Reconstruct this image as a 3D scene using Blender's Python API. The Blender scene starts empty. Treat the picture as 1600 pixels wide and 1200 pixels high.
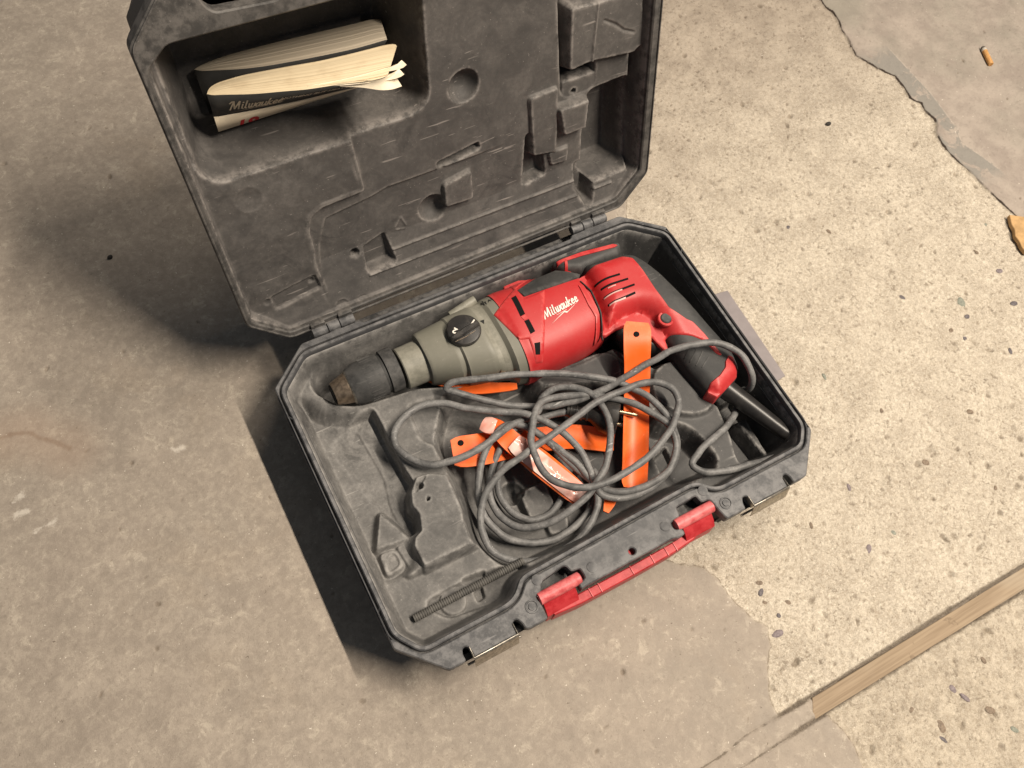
import bpy, bmesh, math, random
import numpy as np
from mathutils import Vector, Matrix
from mathutils.geometry import delaunay_2d_cdt

random.seed(7)
rng = np.random.default_rng(11)
scene = bpy.context.scene
COL = scene.collection

# ------------------------------------------------------------------ camera
cam_data = bpy.data.cameras.new('camera')
cam_data.sensor_width = 36.0
cam_data.lens = 28.878
cam_data.clip_start = 0.02
cam_data.clip_end = 60.0
cam = bpy.data.objects.new('camera', cam_data)
COL.objects.link(cam)
cam.matrix_world = Matrix((
    (0.877425, 0.393831, -0.273902, -0.244178),
    (-0.471538, 0.813026, -0.341527, -0.238900),
    (0.088186, 0.428820, 0.899076, 0.812791),
    (0, 0, 0, 1))) @ Matrix.Diagonal((1, 1, 1, 1))
# camera axes are the rows above read as columns: right, up, back
_r = Vector((0.877425, 0.393831, -0.273902))
cam.matrix_world = Matrix(((0.877425, 0.393831, -0.273902, -0.244178),
                           (-0.471538, 0.813026, -0.341527, -0.238900),
                           (0.088186, 0.428820, 0.899076, 0.812791),
                           (0, 0, 0, 1)))
scene.camera = cam

# ------------------------------------------------------------------ ambient
world = bpy.data.worlds.new("World")
scene.world = world
world.use_nodes = True
bg = world.node_tree.nodes['Background']
bg.inputs['Color'].default_value = (0.84, 0.91, 1.0, 1)
bg.inputs['Strength'].default_value = 0.115

# ------------------------------------------------------------------ ceiling tube lamp, long axis along the side of the case
def area_lamp(name, loc, target, sx, sy, power, color):
    l = bpy.data.lights.new(name, 'AREA')
    l.shape = 'RECTANGLE'; l.size = sx; l.size_y = sy
    l.energy = power; l.color = color
    o = bpy.data.objects.new(name, l)
    COL.objects.link(o)
    o.location = loc
    d = Vector(target) - Vector(loc)
    z = -d.normalized()
    y = Vector((0, 1, 0)); x = y.cross(z).normalized(); y = z.cross(x)
    o.matrix_world = Matrix(((x.x, y.x, z.x, loc[0]), (x.y, y.y, z.y, loc[1]), (x.z, y.z, z.z, loc[2]), (0, 0, 0, 1)))
    return o
LAMP_COL = (1.0, 0.882, 0.735)
area_lamp('tube_lamp', (0.885, -0.72, 2.20), (0.05, -0.66, 0), 0.045, 1.15, 95, LAMP_COL)
area_lamp('tube_lamp', (0.885, 0.50, 2.20), (0.05, 0.46, 0), 0.045, 1.0, 20, LAMP_COL)

scene.view_settings.view_transform = 'Standard'
scene.view_settings.look = 'None'
scene.view_settings.exposure = 0.0
scene.view_settings.gamma = 1.0

# ------------------------------------------------------------------ object bookkeeping
def empty(name, loc, label, cat, group=None):
    o = bpy.data.objects.new(name, None)
    COL.objects.link(o); o.location = loc
    o['label'] = label; o['category'] = cat
    if group: o['group'] = group
    return o

def tag(o, label, cat, group=None):
    o['label'] = label; o['category'] = cat
    if group: o['group'] = group
    return o

def link(name, me, mat, parent=None):
    o = bpy.data.objects.new(name, me)
    COL.objects.link(o)
    if mat is not None and len(me.materials) == 0:
        me.materials.append(mat)
    if parent is not None:
        o.parent = parent
        w = parent
        t = Vector((0, 0, 0))
        while w is not None:
            t += w.location; w = w.parent
        # geometry is authored in scene coordinates
        me.transform(Matrix.Translation(-t))
    return o

def fast_mesh(name, verts, quads, smooth=True):
    """verts (n,3), quads (m,4) or (m,3) numpy arrays"""
    me = bpy.data.meshes.new(name)
    verts = np.ascontiguousarray(verts, dtype=np.float32)
    quads = np.ascontiguousarray(quads, dtype=np.int32)
    k = quads.shape[1]
    me.vertices.add(len(verts)); me.vertices.foreach_set('co', verts.ravel())
    me.loops.add(quads.size); me.loops.foreach_set('vertex_index', quads.ravel())
    me.polygons.add(len(quads))
    me.polygons.foreach_set('loop_start', np.arange(0, quads.size, k, dtype=np.int32))
    me.polygons.foreach_set('use_smooth', np.full(len(quads), smooth, dtype=bool))
    me.update(calc_edges=True)
    me.validate()
    return me

def py_mesh(name, verts, faces, smooth=False):
    me = bpy.data.meshes.new(name)
    me.from_pydata([tuple(v) for v in verts], [], faces)
    if smooth:
        me.polygons.foreach_set('use_smooth', np.full(len(me.polygons), True, dtype=bool))
    me.update()
    return me

def recalc(me):
    bm = bmesh.new(); bm.from_mesh(me)
    bmesh.ops.recalc_face_normals(bm, faces=bm.faces)
    bm.to_mesh(me); bm.free()
    return me

def sharpen(me, deg=38):
    me.polygons.foreach_set('use_smooth', np.full(len(me.polygons), True, dtype=bool))
    me.set_sharp_from_angle(angle=math.radians(deg))
    return me

# ------------------------------------------------------------------ 2D polygon tools
def area2(p):
    return sum(p[i][0] * p[(i + 1) % len(p)][1] - p[(i + 1) % len(p)][0] * p[i][1] for i in range(len(p)))

def ccw(p):
    p = [tuple(q) for q in p]
    return p if area2(p) > 0 else p[::-1]

def fillet(p, r, n=4):
    p = ccw(p); out = []
    m = len(p)
    for i in range(m):
        a, b, c = Vector(p[i - 1]), Vector(p[i]), Vector(p[(i + 1) % m])
        u = (a - b); v = (c - b)
        rr = min(r, u.length * 0.45, v.length * 0.45)
        p0 = b + u.normalized() * rr; p2 = b + v.normalized() * rr
        for k in range(n + 1):
            t = k / n
            q = p0 * (1 - t) ** 2 + b * 2 * t * (1 - t) + p2 * t * t
            out.append((q.x, q.y))
    return out

def offset(p, d):
    """ccw polygon; d>0 moves outward"""
    m = len(p); out = []
    for i in range(m):
        a, b, c = Vector(p[i - 1]), Vector(p[i]), Vector(p[(i + 1) % m])
        e1 = (b - a).normalized(); e2 = (c - b).normalized()
        n1 = Vector((e1.y, -e1.x)); n2 = Vector((e2.y, -e2.x))
        k = n1 + n2
        den = max(0.35, 1 + n1.dot(n2))
        q = b + k * (d / den)
        out.append((q.x, q.y))
    return out

def densify(p, step):
    out = []
    m = len(p)
    for i in range(m):
        a, b = Vector(p[i]), Vector(p[(i + 1) % m])
        n = max(1, int((b - a).length / step))
        for k in range(n):
            q = a.lerp(b, k / n); out.append((q.x, q.y))
    return out

def circle(cx, cy, r, n=20):
    return [(cx + r * math.cos(2 * math.pi * k / n), cy + r * math.sin(2 * math.pi * k / n)) for k in range(n)]

def sdf(X, Y, poly):
    """signed distance, negative inside"""
    P = np.array(poly, dtype=float)
    Q = np.roll(P, -1, axis=0)
    d2 = np.full(X.shape, 1e9); ins = np.zeros(X.shape, dtype=bool)
    for (ax, ay), (bx, by) in zip(P, Q):
        ex, ey = bx - ax, by - ay
        wx, wy = X - ax, Y - ay
        t = np.clip((wx * ex + wy * ey) / (ex * ex + ey * ey + 1e-18), 0, 1)
        dx, dy = wx - t * ex, wy - t * ey
        d2 = np.minimum(d2, dx * dx + dy * dy)
        c = ((ay <= Y) & (by > Y)) | ((by <= Y) & (ay > Y))
        with np.errstate(divide='ignore', invalid='ignore'):
            xi = ax + (Y - ay) * ex / (ey if ey != 0 else 1e-18)
        ins ^= c & (X < xi)
    d = np.sqrt(d2)
    return np.where(ins, -d, d)

def line_dist(X, Y, pts):
    """unsigned distance to an open polyline and signed side (left positive)"""
    best = np.full(X.shape, 1e9); side = np.zeros(X.shape)
    for (ax, ay), (bx, by) in zip(pts[:-1], pts[1:]):
        ex, ey = bx - ax, by - ay
        wx, wy = X - ax, Y - ay
        t = np.clip((wx * ex + wy * ey) / (ex * ex + ey * ey + 1e-18), 0, 1)
        d = np.hypot(wx - t * ex, wy - t * ey)
        s = np.sign(ex * wy - ey * wx)
        m = d < best
        best = np.where(m, d, best); side = np.where(m, s, side)
    return best, side

def smin(a, b, r):
    h = np.clip(0.5 + 0.5 * (b - a) / r, 0, 1)
    return b * (1 - h) + a * h - r * h * (1 - h)

def smax(a, b, r):
    return -smin(-a, -b, r)

_perm = rng.random((64, 64))
def vnoise(x, y):
    """tileable value noise on a 64 lattice, range 0..1"""
    xi = np.floor(x).astype(int); yi = np.floor(y).astype(int)
    fx = x - xi; fy = y - yi
    fx = fx * fx * (3 - 2 * fx); fy = fy * fy * (3 - 2 * fy)
    a = _perm[xi % 64, yi % 64]; b = _perm[(xi + 1) % 64, yi % 64]
    c = _perm[xi % 64, (yi + 1) % 64]; d = _perm[(xi + 1) % 64, (yi + 1) % 64]
    return (a * (1 - fx) + b * fx) * (1 - fy) + (c * (1 - fx) + d * fx) * fy

def fbm(x, y, o=4):
    s = 0; a = 0.5
    for _ in range(o):
        s = s + a * vnoise(x, y); x = x * 2.03 + 17.3; y = y * 2.03 + 9.1; a *= 0.5
    return s

# ------------------------------------------------------------------ solids
def plate(poly, z0, z1, holes=(), bev=0.0008, smooth_deg=35):
    """flat slab between z0 and z1 with optional holes and a small chamfer on the top edges"""
    rings = [(ccw(poly), +1)] + [(ccw(h), -1) for h in holes]
    verts = []; faces = []
    tops = []
    for p, sg in rings:
        n = len(p)
        top = offset(p, -bev * sg)
        b = len(verts)
        verts += [(x, y, z0) for x, y in p] + [(x, y, z1 - bev) for x, y in p] + [(x, y, z1) for x, y in top]
        for L0 in (0, 1):
            for i in range(n):
                j = (i + 1) % n
                f = [b + L0 * n + i, b + L0 * n + j, b + (L0 + 1) * n + j, b + (L0 + 1) * n + i]
                faces.append(f if sg > 0 else f[::-1])
        tops.append((top, b + 2 * n, b, sg))
    # top and bottom caps
    for which in (0, 1):
        v2 = []; edges = []; idx = []
        for (top, bt, bb, sg), (p, _) in zip(tops, rings):
            q = top if which == 0 else p
            s = len(v2)
            v2 += [Vector(c) for c in q]
            idx += [((bt if which == 0 else bb) + i) for i in range(len(q))]
            edges += [(s + i, s + (i + 1) % len(q)) for i in range(len(q))]
        ov, oe, of, orig, _, _ = delaunay_2d_cdt(v2, edges, [], 0, 1e-7)
        hs = [t[0] if which == 0 else r[0] for t, r in zip(tops[1:], rings[1:])]
        outer = tops[0][0] if which == 0 else rings[0][0]
        cen = np.array([[sum(ov[i].x for i in f) / len(f), sum(ov[i].y for i in f) / len(f)] for f in of])
        keep = sdf(cen[:, 0], cen[:, 1], outer) < 0
        for h in hs:
            keep &= sdf(cen[:, 0], cen[:, 1], h) > 0
        for f, k in zip(of, keep):
            if not k: continue
            g = [idx[orig[i][0]] if orig[i] else None for i in f]
            if None in g: continue
            faces.append(g if which == 0 else g[::-1])
    me = py_mesh('plate', verts, faces)
    return sharpen(me, smooth_deg)

def map_mesh(me, fn):
    n = len(me.vertices)
    co = np.empty(n * 3, dtype=np.float32); me.vertices.foreach_get('co', co)
    co = fn(co.reshape(-1, 3)).astype(np.float32)
    me.vertices.foreach_set('co', co.ravel()); me.update()
    return me

def drape(poly, fn, off=0.0006, thick=0.0015, holes=(), res=0.003, edge=0.0015, round_=0.0):
    """sheet laid over the height function fn, standing `off` proud of it, skirt going `thick` below"""
    P = densify(ccw(poly), edge)
    Hs = [densify(ccw(h), edge) for h in holes]
    xs = [p[0] for p in P]; ys = [p[1] for p in P]
    gx, gy = np.meshgrid(np.arange(min(xs), max(xs), res), np.arange(min(ys), max(ys), res))
    gx = gx.ravel() + (rng.random(gx.size) - 0.5) * res * 0.2; gy = gy.ravel() + (rng.random(gy.size) - 0.5) * res * 0.2
    d = sdf(gx, gy, P)
    m = d < -res * 0.45
    for h in Hs: m &= sdf(gx, gy, h) > res * 0.45
    v2 = [Vector(p) for p in P]
    edges = [(i, (i + 1) % len(P)) for i in range(len(P))]
    rings = [list(range(len(P)))]
    for h in Hs:
        s = len(v2); v2 += [Vector(p) for p in h]
        edges += [(s + i, s + (i + 1) % len(h)) for i in range(len(h))]
        rings.append([s + i for i in range(len(h))])
    if round_ > 0:
        q = offset(P, -round_)
        v2 += [Vector(p) for p in q]
    v2 += [Vector((a, b)) for a, b in zip(gx[m], gy[m])]
    ov, oe, of, orig, _, _ = delaunay_2d_cdt(v2, edges, [], 0, 1e-7)
    V = np.array([[v.x, v.y] for v in ov])
    cen = np.array([[V[list(f), 0].mean(), V[list(f), 1].mean()] for f in of])
    keep = sdf(cen[:, 0], cen[:, 1], P) < 0
    for h in Hs: keep &= sdf(cen[:, 0], cen[:, 1], h) > 0
    F = [list(f) for f, k in zip(of, keep) if k]
    z = fn(V[:, 0], V[:, 1]) + off
    if round_ > 0:
        dd = -sdf(V[:, 0], V[:, 1], P)
        z = z - (off + 0.0) * (1 - np.sqrt(np.clip(1 - (1 - np.clip(dd / round_, 0, 1)) ** 2, 0, 1)))
    verts = [(a, b, c) for (a, b), c in zip(V, z)]
    # skirt
    bnd = {}
    for f in F:
        for i in range(len(f)):
            e = (f[i], f[(i + 1) % len(f)])
            if (e[1], e[0]) in bnd: del bnd[(e[1], e[0])]
            else: bnd[e] = 1
    low = {}
    for a, b in list(bnd):
        for v in (a, b):
            if v not in low:
                low[v] = len(verts)
                verts.append((V[v, 0], V[v, 1], z[v] - thick))
        F.append([b, a, low[a], low[b]])
    me = py_mesh('drape', verts, F, True)
    return sharpen(me, 50)

def loft(sections, cap=True, deg=40):
    """sections: list of (n,3) arrays, same n, closed loops"""
    n = len(sections[0]); V = np.vstack(sections)
    F = []
    for s in range(len(sections) - 1):
        for i in range(n):
            j = (i + 1) % n
            F.append([s * n + i, s * n + j, (s + 1) * n + j, (s + 1) * n + i])
    b = (len(sections) - 1) * n
    if cap in (True, 'start'): F.append(list(range(n))[::-1])
    if cap in (True, 'end'): F.append([b + i for i in range(n)])
    me = py_mesh('loft', V, F)
    recalc(me)
    return sharpen(me, deg)

def lathe(profile, origin, axis=(1, 0, 0), n=40, cap=True, deg=35):
    """profile: list of (t along axis, radius)"""
    ax = Vector(axis).normalized()
    a = Vector((0, 0, 1)) if abs(ax.z) < 0.9 else Vector((0, 1, 0))
    u = ax.cross(a).normalized(); v = ax.cross(u)
    secs = []
    for t, r in profile:
        c = Vector(origin) + ax * t
        secs.append(np.array([tuple(c + (u * math.cos(2 * math.pi * k / n) + v * math.sin(2 * math.pi * k / n)) * max(r, 1e-5)) for k in range(n)]))
    return loft(secs, cap, deg)

def catmull(pts, step=0.003):
    P = [Vector(p) for p in pts]
    P = [P[0] * 2 - P[1]] + P + [P[-1] * 2 - P[-2]]
    out = []
    for i in range(1, len(P) - 2):
        p0, p1, p2, p3 = P[i - 1:i + 3]
        def kn(t, a, b): return t + max(1e-6, (b - a).length) ** 0.5
        t0 = 0; t1 = kn(t0, p0, p1); t2 = kn(t1, p1, p2); t3 = kn(t2, p2, p3)
        n = max(2, int((p2 - p1).length / step))
        for k in range(n):
            t = t1 + (t2 - t1) * k / n
            A1 = p0 * ((t1 - t) / (t1 - t0)) + p1 * ((t - t0) / (t1 - t0))
            A2 = p1 * ((t2 - t) / (t2 - t1)) + p2 * ((t - t1) / (t2 - t1))
            A3 = p2 * ((t3 - t) / (t3 - t2)) + p3 * ((t - t2) / (t3 - t2))
            B1 = A1 * ((t2 - t) / (t2 - t0)) + A2 * ((t - t0) / (t2 - t0))
            B2 = A2 * ((t3 - t) / (t3 - t1)) + A3 * ((t - t1) / (t3 - t1))
            out.append(B1 * ((t2 - t) / (t2 - t1)) + B2 * ((t - t1) / (t2 - t1)))
    out.append(P[-2])
    return out

def tube(path, r, n=10, deg=60):
    """path: list of Vectors; r: radius or list"""
    secs = []
    up = None
    for i, p in enumerate(path):
        a = path[max(0, i - 1)]; b = path[min(len(path) - 1, i + 1)]
        t = (b - a).normalized()
        if up is None:
            up = t.orthogonal().normalized()
        up = (up - t * up.dot(t))
        up = up.normalized() if up.length > 1e-6 else t.orthogonal().normalized()
        s = t.cross(up)
        rr = r[i] if hasattr(r, '__len__') else r
        secs.append(np.array([tuple(p + (up * math.cos(2 * math.pi * k / n) + s * math.sin(2 * math.pi * k / n)) * rr) for k in range(n)]))
    return loft(secs, True, deg)

def box(c, s, rz=0.0, bev=0.0):
    bm = bmesh.new()
    bmesh.ops.create_cube(bm, size=1)
    for v in bm.verts:
        v.co = Vector((v.co.x * s[0], v.co.y * s[1], v.co.z * s[2]))
    if bev > 0:
        bmesh.ops.bevel(bm, geom=list(bm.edges), offset=bev, segments=2, profile=0.5, affect='EDGES')
    bmesh.ops.rotate(bm, verts=bm.verts, cent=(0, 0, 0), matrix=Matrix.Rotation(rz, 3, 'Z'))
    bmesh.ops.translate(bm, verts=bm.verts, vec=c)
    me = bpy.data.meshes.new('box'); bm.to_mesh(me); bm.free()
    return sharpen(me, 40)

def join(meshes):
    bm = bmesh.new()
    for me in meshes: bm.from_mesh(me)
    out = bpy.data.meshes.new('joined'); bm.to_mesh(out); bm.free()
    return sharpen(out, 40)

def blur(a, r):
    for ax in (0, 1):
        p = np.pad(a, [(r, r) if k == ax else (0, 0) for k in (0, 1)], mode='edge')
        c = np.cumsum(p, axis=ax)
        z = np.zeros_like(np.take(c, [0], axis=ax))
        c = np.concatenate([z, c], axis=ax)
        n = a.shape[ax]
        hi = np.take(c, np.arange(2 * r + 1, 2 * r + 1 + n), axis=ax); lo = np.take(c, np.arange(0, n), axis=ax)
        a = (hi - lo) / (2 * r + 1)
    return a

def grid_surface(name, x0, x1, y0, y1, step, hfun, clip, post=None):
    """heightfield mesh with edge-wear and corner-dust attributes"""
    xs = np.arange(x0, x1 + step * 0.5, step); ys = np.arange(y0, y1 + step * 0.5, step)
    X, Y = np.meshgrid(xs, ys)
    Z = hfun(X, Y)
    w1 = Z - blur(blur(Z, 1), 1); w2 = Z - blur(blur(Z, 4), 3)
    wear = blur(np.clip(w1 / 0.00024, 0, 1), 1) * 0.9 + np.clip(w2 / 0.0020, 0, 1) * 0.25
    cav = np.clip(-w2 / 0.0030, 0, 1)
    ny, nx = X.shape
    idx = np.arange(nx * ny).reshape(ny, nx)
    Q = np.stack([idx[:-1, :-1], idx[:-1, 1:], idx[1:, 1:], idx[1:, :-1]], -1).reshape(-1, 4)
    V = np.stack([X.ravel(), Y.ravel(), Z.ravel()], -1)
    k = clip(X, Y).ravel()
    Q = Q[k[Q].all(1)]
    used = np.zeros(len(V), dtype=bool); used[Q.ravel()] = True
    remap = np.cumsum(used) - 1
    V = V[used]; Q = remap[Q]
    if post is not None: V = post(V)
    me = fast_mesh(name, V, Q)
    for nm, arr in (('wear', wear), ('cav', cav)):
        a = me.attributes.new(nm, 'FLOAT', 'POINT'); a.data.foreach_set('value', arr.ravel()[used].astype(np.float32))
    return me

# ------------------------------------------------------------------ material helper
class Mat:
    def __init__(s, name):
        s.m = bpy.data.materials.new(name); s.m.use_nodes = True
        s.nt = s.m.node_tree; s.b = s.nt.nodes['Principled BSDF']
        s.geo = s.nt.nodes.new('ShaderNodeNewGeometry')
        s.tc = s.nt.nodes.new('ShaderNodeTexCoord')
        s.pos = s.tc.outputs['Object']
    def n(s, t, **k):
        nd = s.nt.nodes.new(t)
        for a, v in k.items(): setattr(nd, a, v)
        return nd
    def set(s, sock, v):
        if hasattr(v, 'bl_idname') or isinstance(v, bpy.types.NodeSocket): s.nt.links.new(v, sock)
        else: sock.default_value = v
    def noise(s, scale, detail=4, rough=0.55, vec=None, dist=0.0):
        nd = s.n('ShaderNodeTexNoise'); nd.inputs['Scale'].default_value = scale
        nd.inputs['Detail'].default_value = detail; nd.inputs['Roughness'].default_value = rough
        nd.inputs['Distortion'].default_value = dist
        s.nt.links.new(vec if vec is not None else s.pos, nd.inputs['Vector'])
        return nd.outputs['Fac']
    def voro(s, scale, feature='F1', vec=None, out='Distance', rnd=1.0):
        nd = s.n('ShaderNodeTexVoronoi', feature=feature); nd.inputs['Scale'].default_value = scale
        nd.inputs['Randomness'].default_value = rnd
        s.nt.links.new(vec if vec is not None else s.pos, nd.inputs['Vector'])
        return nd.outputs[out]
    def ramp(s, fac, lo, hi, a=0.0, b=1.0, smooth=True):
        nd = s.n('ShaderNodeMapRange'); nd.interpolation_type = 'SMOOTHSTEP' if smooth else 'LINEAR'
        s.set(nd.inputs['Value'], fac)
        nd.inputs['From Min'].default_value = lo; nd.inputs['From Max'].default_value = hi
        nd.inputs['To Min'].default_value = a; nd.inputs['To Max'].default_value = b
        return nd.outputs['Result']
    def math(s, op, a, b=0.0, clamp=False):
        nd = s.n('ShaderNodeMath', operation=op); nd.use_clamp = clamp
        s.set(nd.inputs[0], a); s.set(nd.inputs[1], b)
        return nd.outputs[0]
    def mix(s, fac, a, b, mode='MIX'):
        nd = s.n('ShaderNodeMix', data_type='RGBA', blend_type=mode)
        s.set(nd.inputs['Factor'], fac)
        for sock, v in ((nd.inputs[6], a), (nd.inputs[7], b)):
            if isinstance(v, tuple): sock.default_value = (*v, 1)
            else: s.nt.links.new(v, sock)
        return nd.outputs[2]
    def attr(s, name, out='Fac'):
        nd = s.n('ShaderNodeAttribute'); nd.attribute_name = name
        return nd.outputs[out]
    def scale_vec(s, sx, sy, sz, rot=(0, 0, 0)):
        nd = s.n('ShaderNodeMapping'); nd.inputs['Scale'].default_value = (sx, sy, sz)
        nd.inputs['Rotation'].default_value = rot
        s.nt.links.new(s.pos, nd.inputs['Vector'])
        return nd.outputs['Vector']
    def xyz(s, which, src=None):
        nd = s.n('ShaderNodeSeparateXYZ'); s.nt.links.new(src if src is not None else s.pos, nd.inputs[0])
        return nd.outputs['XYZ'.index(which)]
    def color(s, v):
        if isinstance(v, tuple): s.b.inputs['Base Color'].default_value = (*v, 1)
        else: s.nt.links.new(v, s.b.inputs['Base Color'])
    def rough(s, v): s.set(s.b.inputs['Roughness'], v)
    def spec(s, v): s.set(s.b.inputs['Specular IOR Level'], v)
    def metal(s, v): s.set(s.b.inputs['Metallic'], v)
    def bump(s, h, strength=0.3, dist=0.001):
        nd = s.n('ShaderNodeBump'); nd.inputs['Strength'].default_value = strength
        nd.inputs['Distance'].default_value = dist
        s.nt.links.new(h, nd.inputs['Height'])
        prev = s.b.inputs['Normal'].links
        if prev: s.nt.links.new(prev[0].from_socket, nd.inputs['Normal'])
        s.nt.links.new(nd.outputs[0], s.b.inputs['Normal'])

def dusty(name, base, dust, amount, rough=0.6, edge=0.5, xgrad=None, scratch=0.5, grain=0.25, scale=1.0, attrs=False):
    """worn surface: base colour, patches of dust, rubbed lighter edges, hair-thin scratches, fine grain"""
    m = Mat(name)
    big = m.noise(11 * scale, 6, 0.66, dist=0.4); mid = m.noise(48 * scale, 6, 0.72, dist=0.6); fine = m.noise(260 * scale, 5, 0.75)
    f = m.math('ADD', m.math('MULTIPLY', m.ramp(big, 0.36, 0.64), 0.50), m.math('MULTIPLY', m.ramp(mid, 0.34, 0.66), 0.50))
    f = m.math('MULTIPLY', f, m.ramp(fine, 0.30, 0.70, 0.55, 1.15))
    f = m.math('ADD', m.math('MULTIPLY', f, 0.74), 0.24)
    f = m.math('MULTIPLY', f, amount)
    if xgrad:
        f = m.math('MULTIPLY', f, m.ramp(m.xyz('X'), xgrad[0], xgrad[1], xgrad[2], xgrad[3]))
    if attrs:
        f = m.math('ADD', f, m.math('MULTIPLY', m.attr('cav'), m.ramp(mid, 0.3, 0.7, 0.02, 0.28)), True)
    c = m.mix(f, base, dust)
    light = tuple(min(1, d * 1.55) for d in dust)
    # dark greasy smears
    sm = m.math('MULTIPLY', m.ramp(m.noise(17 * scale, 5, 0.7, dist=1.2), 0.57, 0.68), 0.45)
    c = m.mix(sm, c, tuple(b * 0.9 for b in base))
    if edge > 0:
        pt = m.attr('wear') if attrs else m.ramp(m.geo.outputs['Pointiness'], 0.505, 0.56)
        e = m.math('MULTIPLY', m.math('MULTIPLY', pt, m.ramp(m.noise(90, 5, 0.7), 0.36, 0.62)), edge)
        c = m.mix(e, c, light)
    if scratch > 0:
        for rot, sc in (((0.2, 0.5, 0.6), 230), ((0.3, 1.2, -0.9), 300), ((0.9, -0.9, 1.9), 270)):
            v = m.scale_vec(sc * 0.07, sc, sc, rot)
            s1 = m.ramp(m.noise(1.0, 2, 0.5, vec=v), 0.705, 0.73)
            s1 = m.math('MULTIPLY', s1, m.math('MULTIPLY', m.ramp(m.noise(18, 3), 0.46, 0.62), scratch))
            c = m.mix(s1, c, light)
        spk = m.ramp(m.noise(520, 2, 0.6), 0.70, 0.76)
        c = m.mix(m.math('MULTIPLY', spk, scratch * 0.8), c, tuple(min(1, d * 2.0) for d in dust))
    m.color(c)
    m.rough(m.math('ADD', m.math('MULTIPLY', f, 0.3), rough, True))
    m.spec(0.35)
    m.bump(m.noise(1300, 4, 0.7), grain, 0.0004)
    m.bump(mid, 0.12, 0.0006)
    return m

M = {}
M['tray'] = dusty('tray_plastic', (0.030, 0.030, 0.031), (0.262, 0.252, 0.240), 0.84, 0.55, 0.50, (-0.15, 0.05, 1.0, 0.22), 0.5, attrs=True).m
M['lid'] = dusty('lid_plastic', (0.034, 0.033, 0.033), (0.205, 0.188, 0.175), 0.52, 0.6, 0.60, None, 0.6, attrs=True).m
M['lid_rim'] = dusty('lid_rim_plastic', (0.036, 0.035, 0.034), (0.160, 0.148, 0.138), 0.22, 0.55, 0.40, None, 0.5).m
M['rim'] = dusty('rim_plastic', (0.056, 0.057, 0.061), (0.155, 0.152, 0.152), 0.18, 0.5, 0.55, (-0.2, 0.2, 1.0, 0.6), 0.6).m
M['shell'] = dusty('shell_plastic', (0.024, 0.025, 0.028), (0.13, 0.125, 0.12), 0.35, 0.5, 0.6, None, 0.5).m
M['rubber'] = dusty('grip_rubber', (0.022, 0.023, 0.024), (0.13, 0.125, 0.12), 0.36, 0.55, 0.3, None, 0.35).m
M['cord'] = dusty('cord_rubber', (0.034, 0.035, 0.037), (0.330, 0.324, 0.318), 0.72, 0.38, 0.0, None, 0.6, 0.25, 2.0).m
M['red'] = dusty('red_plastic', (0.44, 0.014, 0.018), (0.48, 0.10, 0.09), 0.30, 0.38, 0.35, None, 0.25, 0.15).m
M['handle_red'] = dusty('handle_red_plastic', (0.33, 0.007, 0.012), (0.42, 0.045, 0.05), 0.25, 0.40, 0.4, None, 0.3, 0.1).m
M['pivot_red'] = dusty('pivot_red_plastic', (0.42, 0.026, 0.034), (0.56, 0.17, 0.17), 0.55, 0.36, 0.5, None, 0.5, 0.1).m
M['grey'] = dusty('gear_grey', (0.165, 0.162, 0.132), (0.26, 0.247, 0.21), 0.40, 0.42, 0.3, None, 0.35, 0.15).m
M['black'] = dusty('dial_black', (0.010, 0.010, 0.011), (0.10, 0.09, 0.08), 0.15, 0.30, 0.2, None, 0.2, 0.1).m
M['orange'] = dusty('orange_coating', (0.84, 0.115, 0.008), (0.62, 0.22, 0.10), 0.22, 0.36, 0.2, None, 0.35, 0.05).m

def plain(name, col, rough=0.5, metal=0.0, spec=0.5, noise_amt=0.25, noise_scale=120, bump=0.1):
    m = Mat(name)
    f = m.ramp(m.noise(noise_scale, 4, 0.6), 0.3, 0.7)
    c = m.mix(f, tuple(v * (1 - noise_amt) for v in col), tuple(min(1, v * (1 + noise_amt)) for v in col))
    m.color(c); m.rough(rough); m.metal(metal); m.spec(spec)
    if bump > 0: m.bump(m.noise(noise_scale * 6, 3), bump, 0.0004)
    return m.m
M['steel'] = plain('worn_steel', (0.40, 0.37, 0.32), 0.42, 1.0, 0.5, 0.3, 300, 0.15)
M['bronze'] = plain('chuck_metal', (0.30, 0.235, 0.175), 0.42, 0.9, 0.5, 0.35, 220, 0.2)
M['white'] = plain('white_print', (0.74, 0.70, 0.64), 0.6, 0, 0.3, 0.12, 200, 0)
M['hole'] = plain('dark_void', (0.004, 0.004, 0.004), 0.8, 0, 0.2, 0.2, 100, 0)
M['dark_print'] = plain('dark_print', (0.02, 0.02, 0.02), 0.6, 0, 0.3, 0.2, 100, 0)
M['brass'] = plain('plug_pin_metal', (0.62, 0.50, 0.33), 0.3, 1.0, 0.5, 0.2, 200, 0.05)
#INCLUDE

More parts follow.
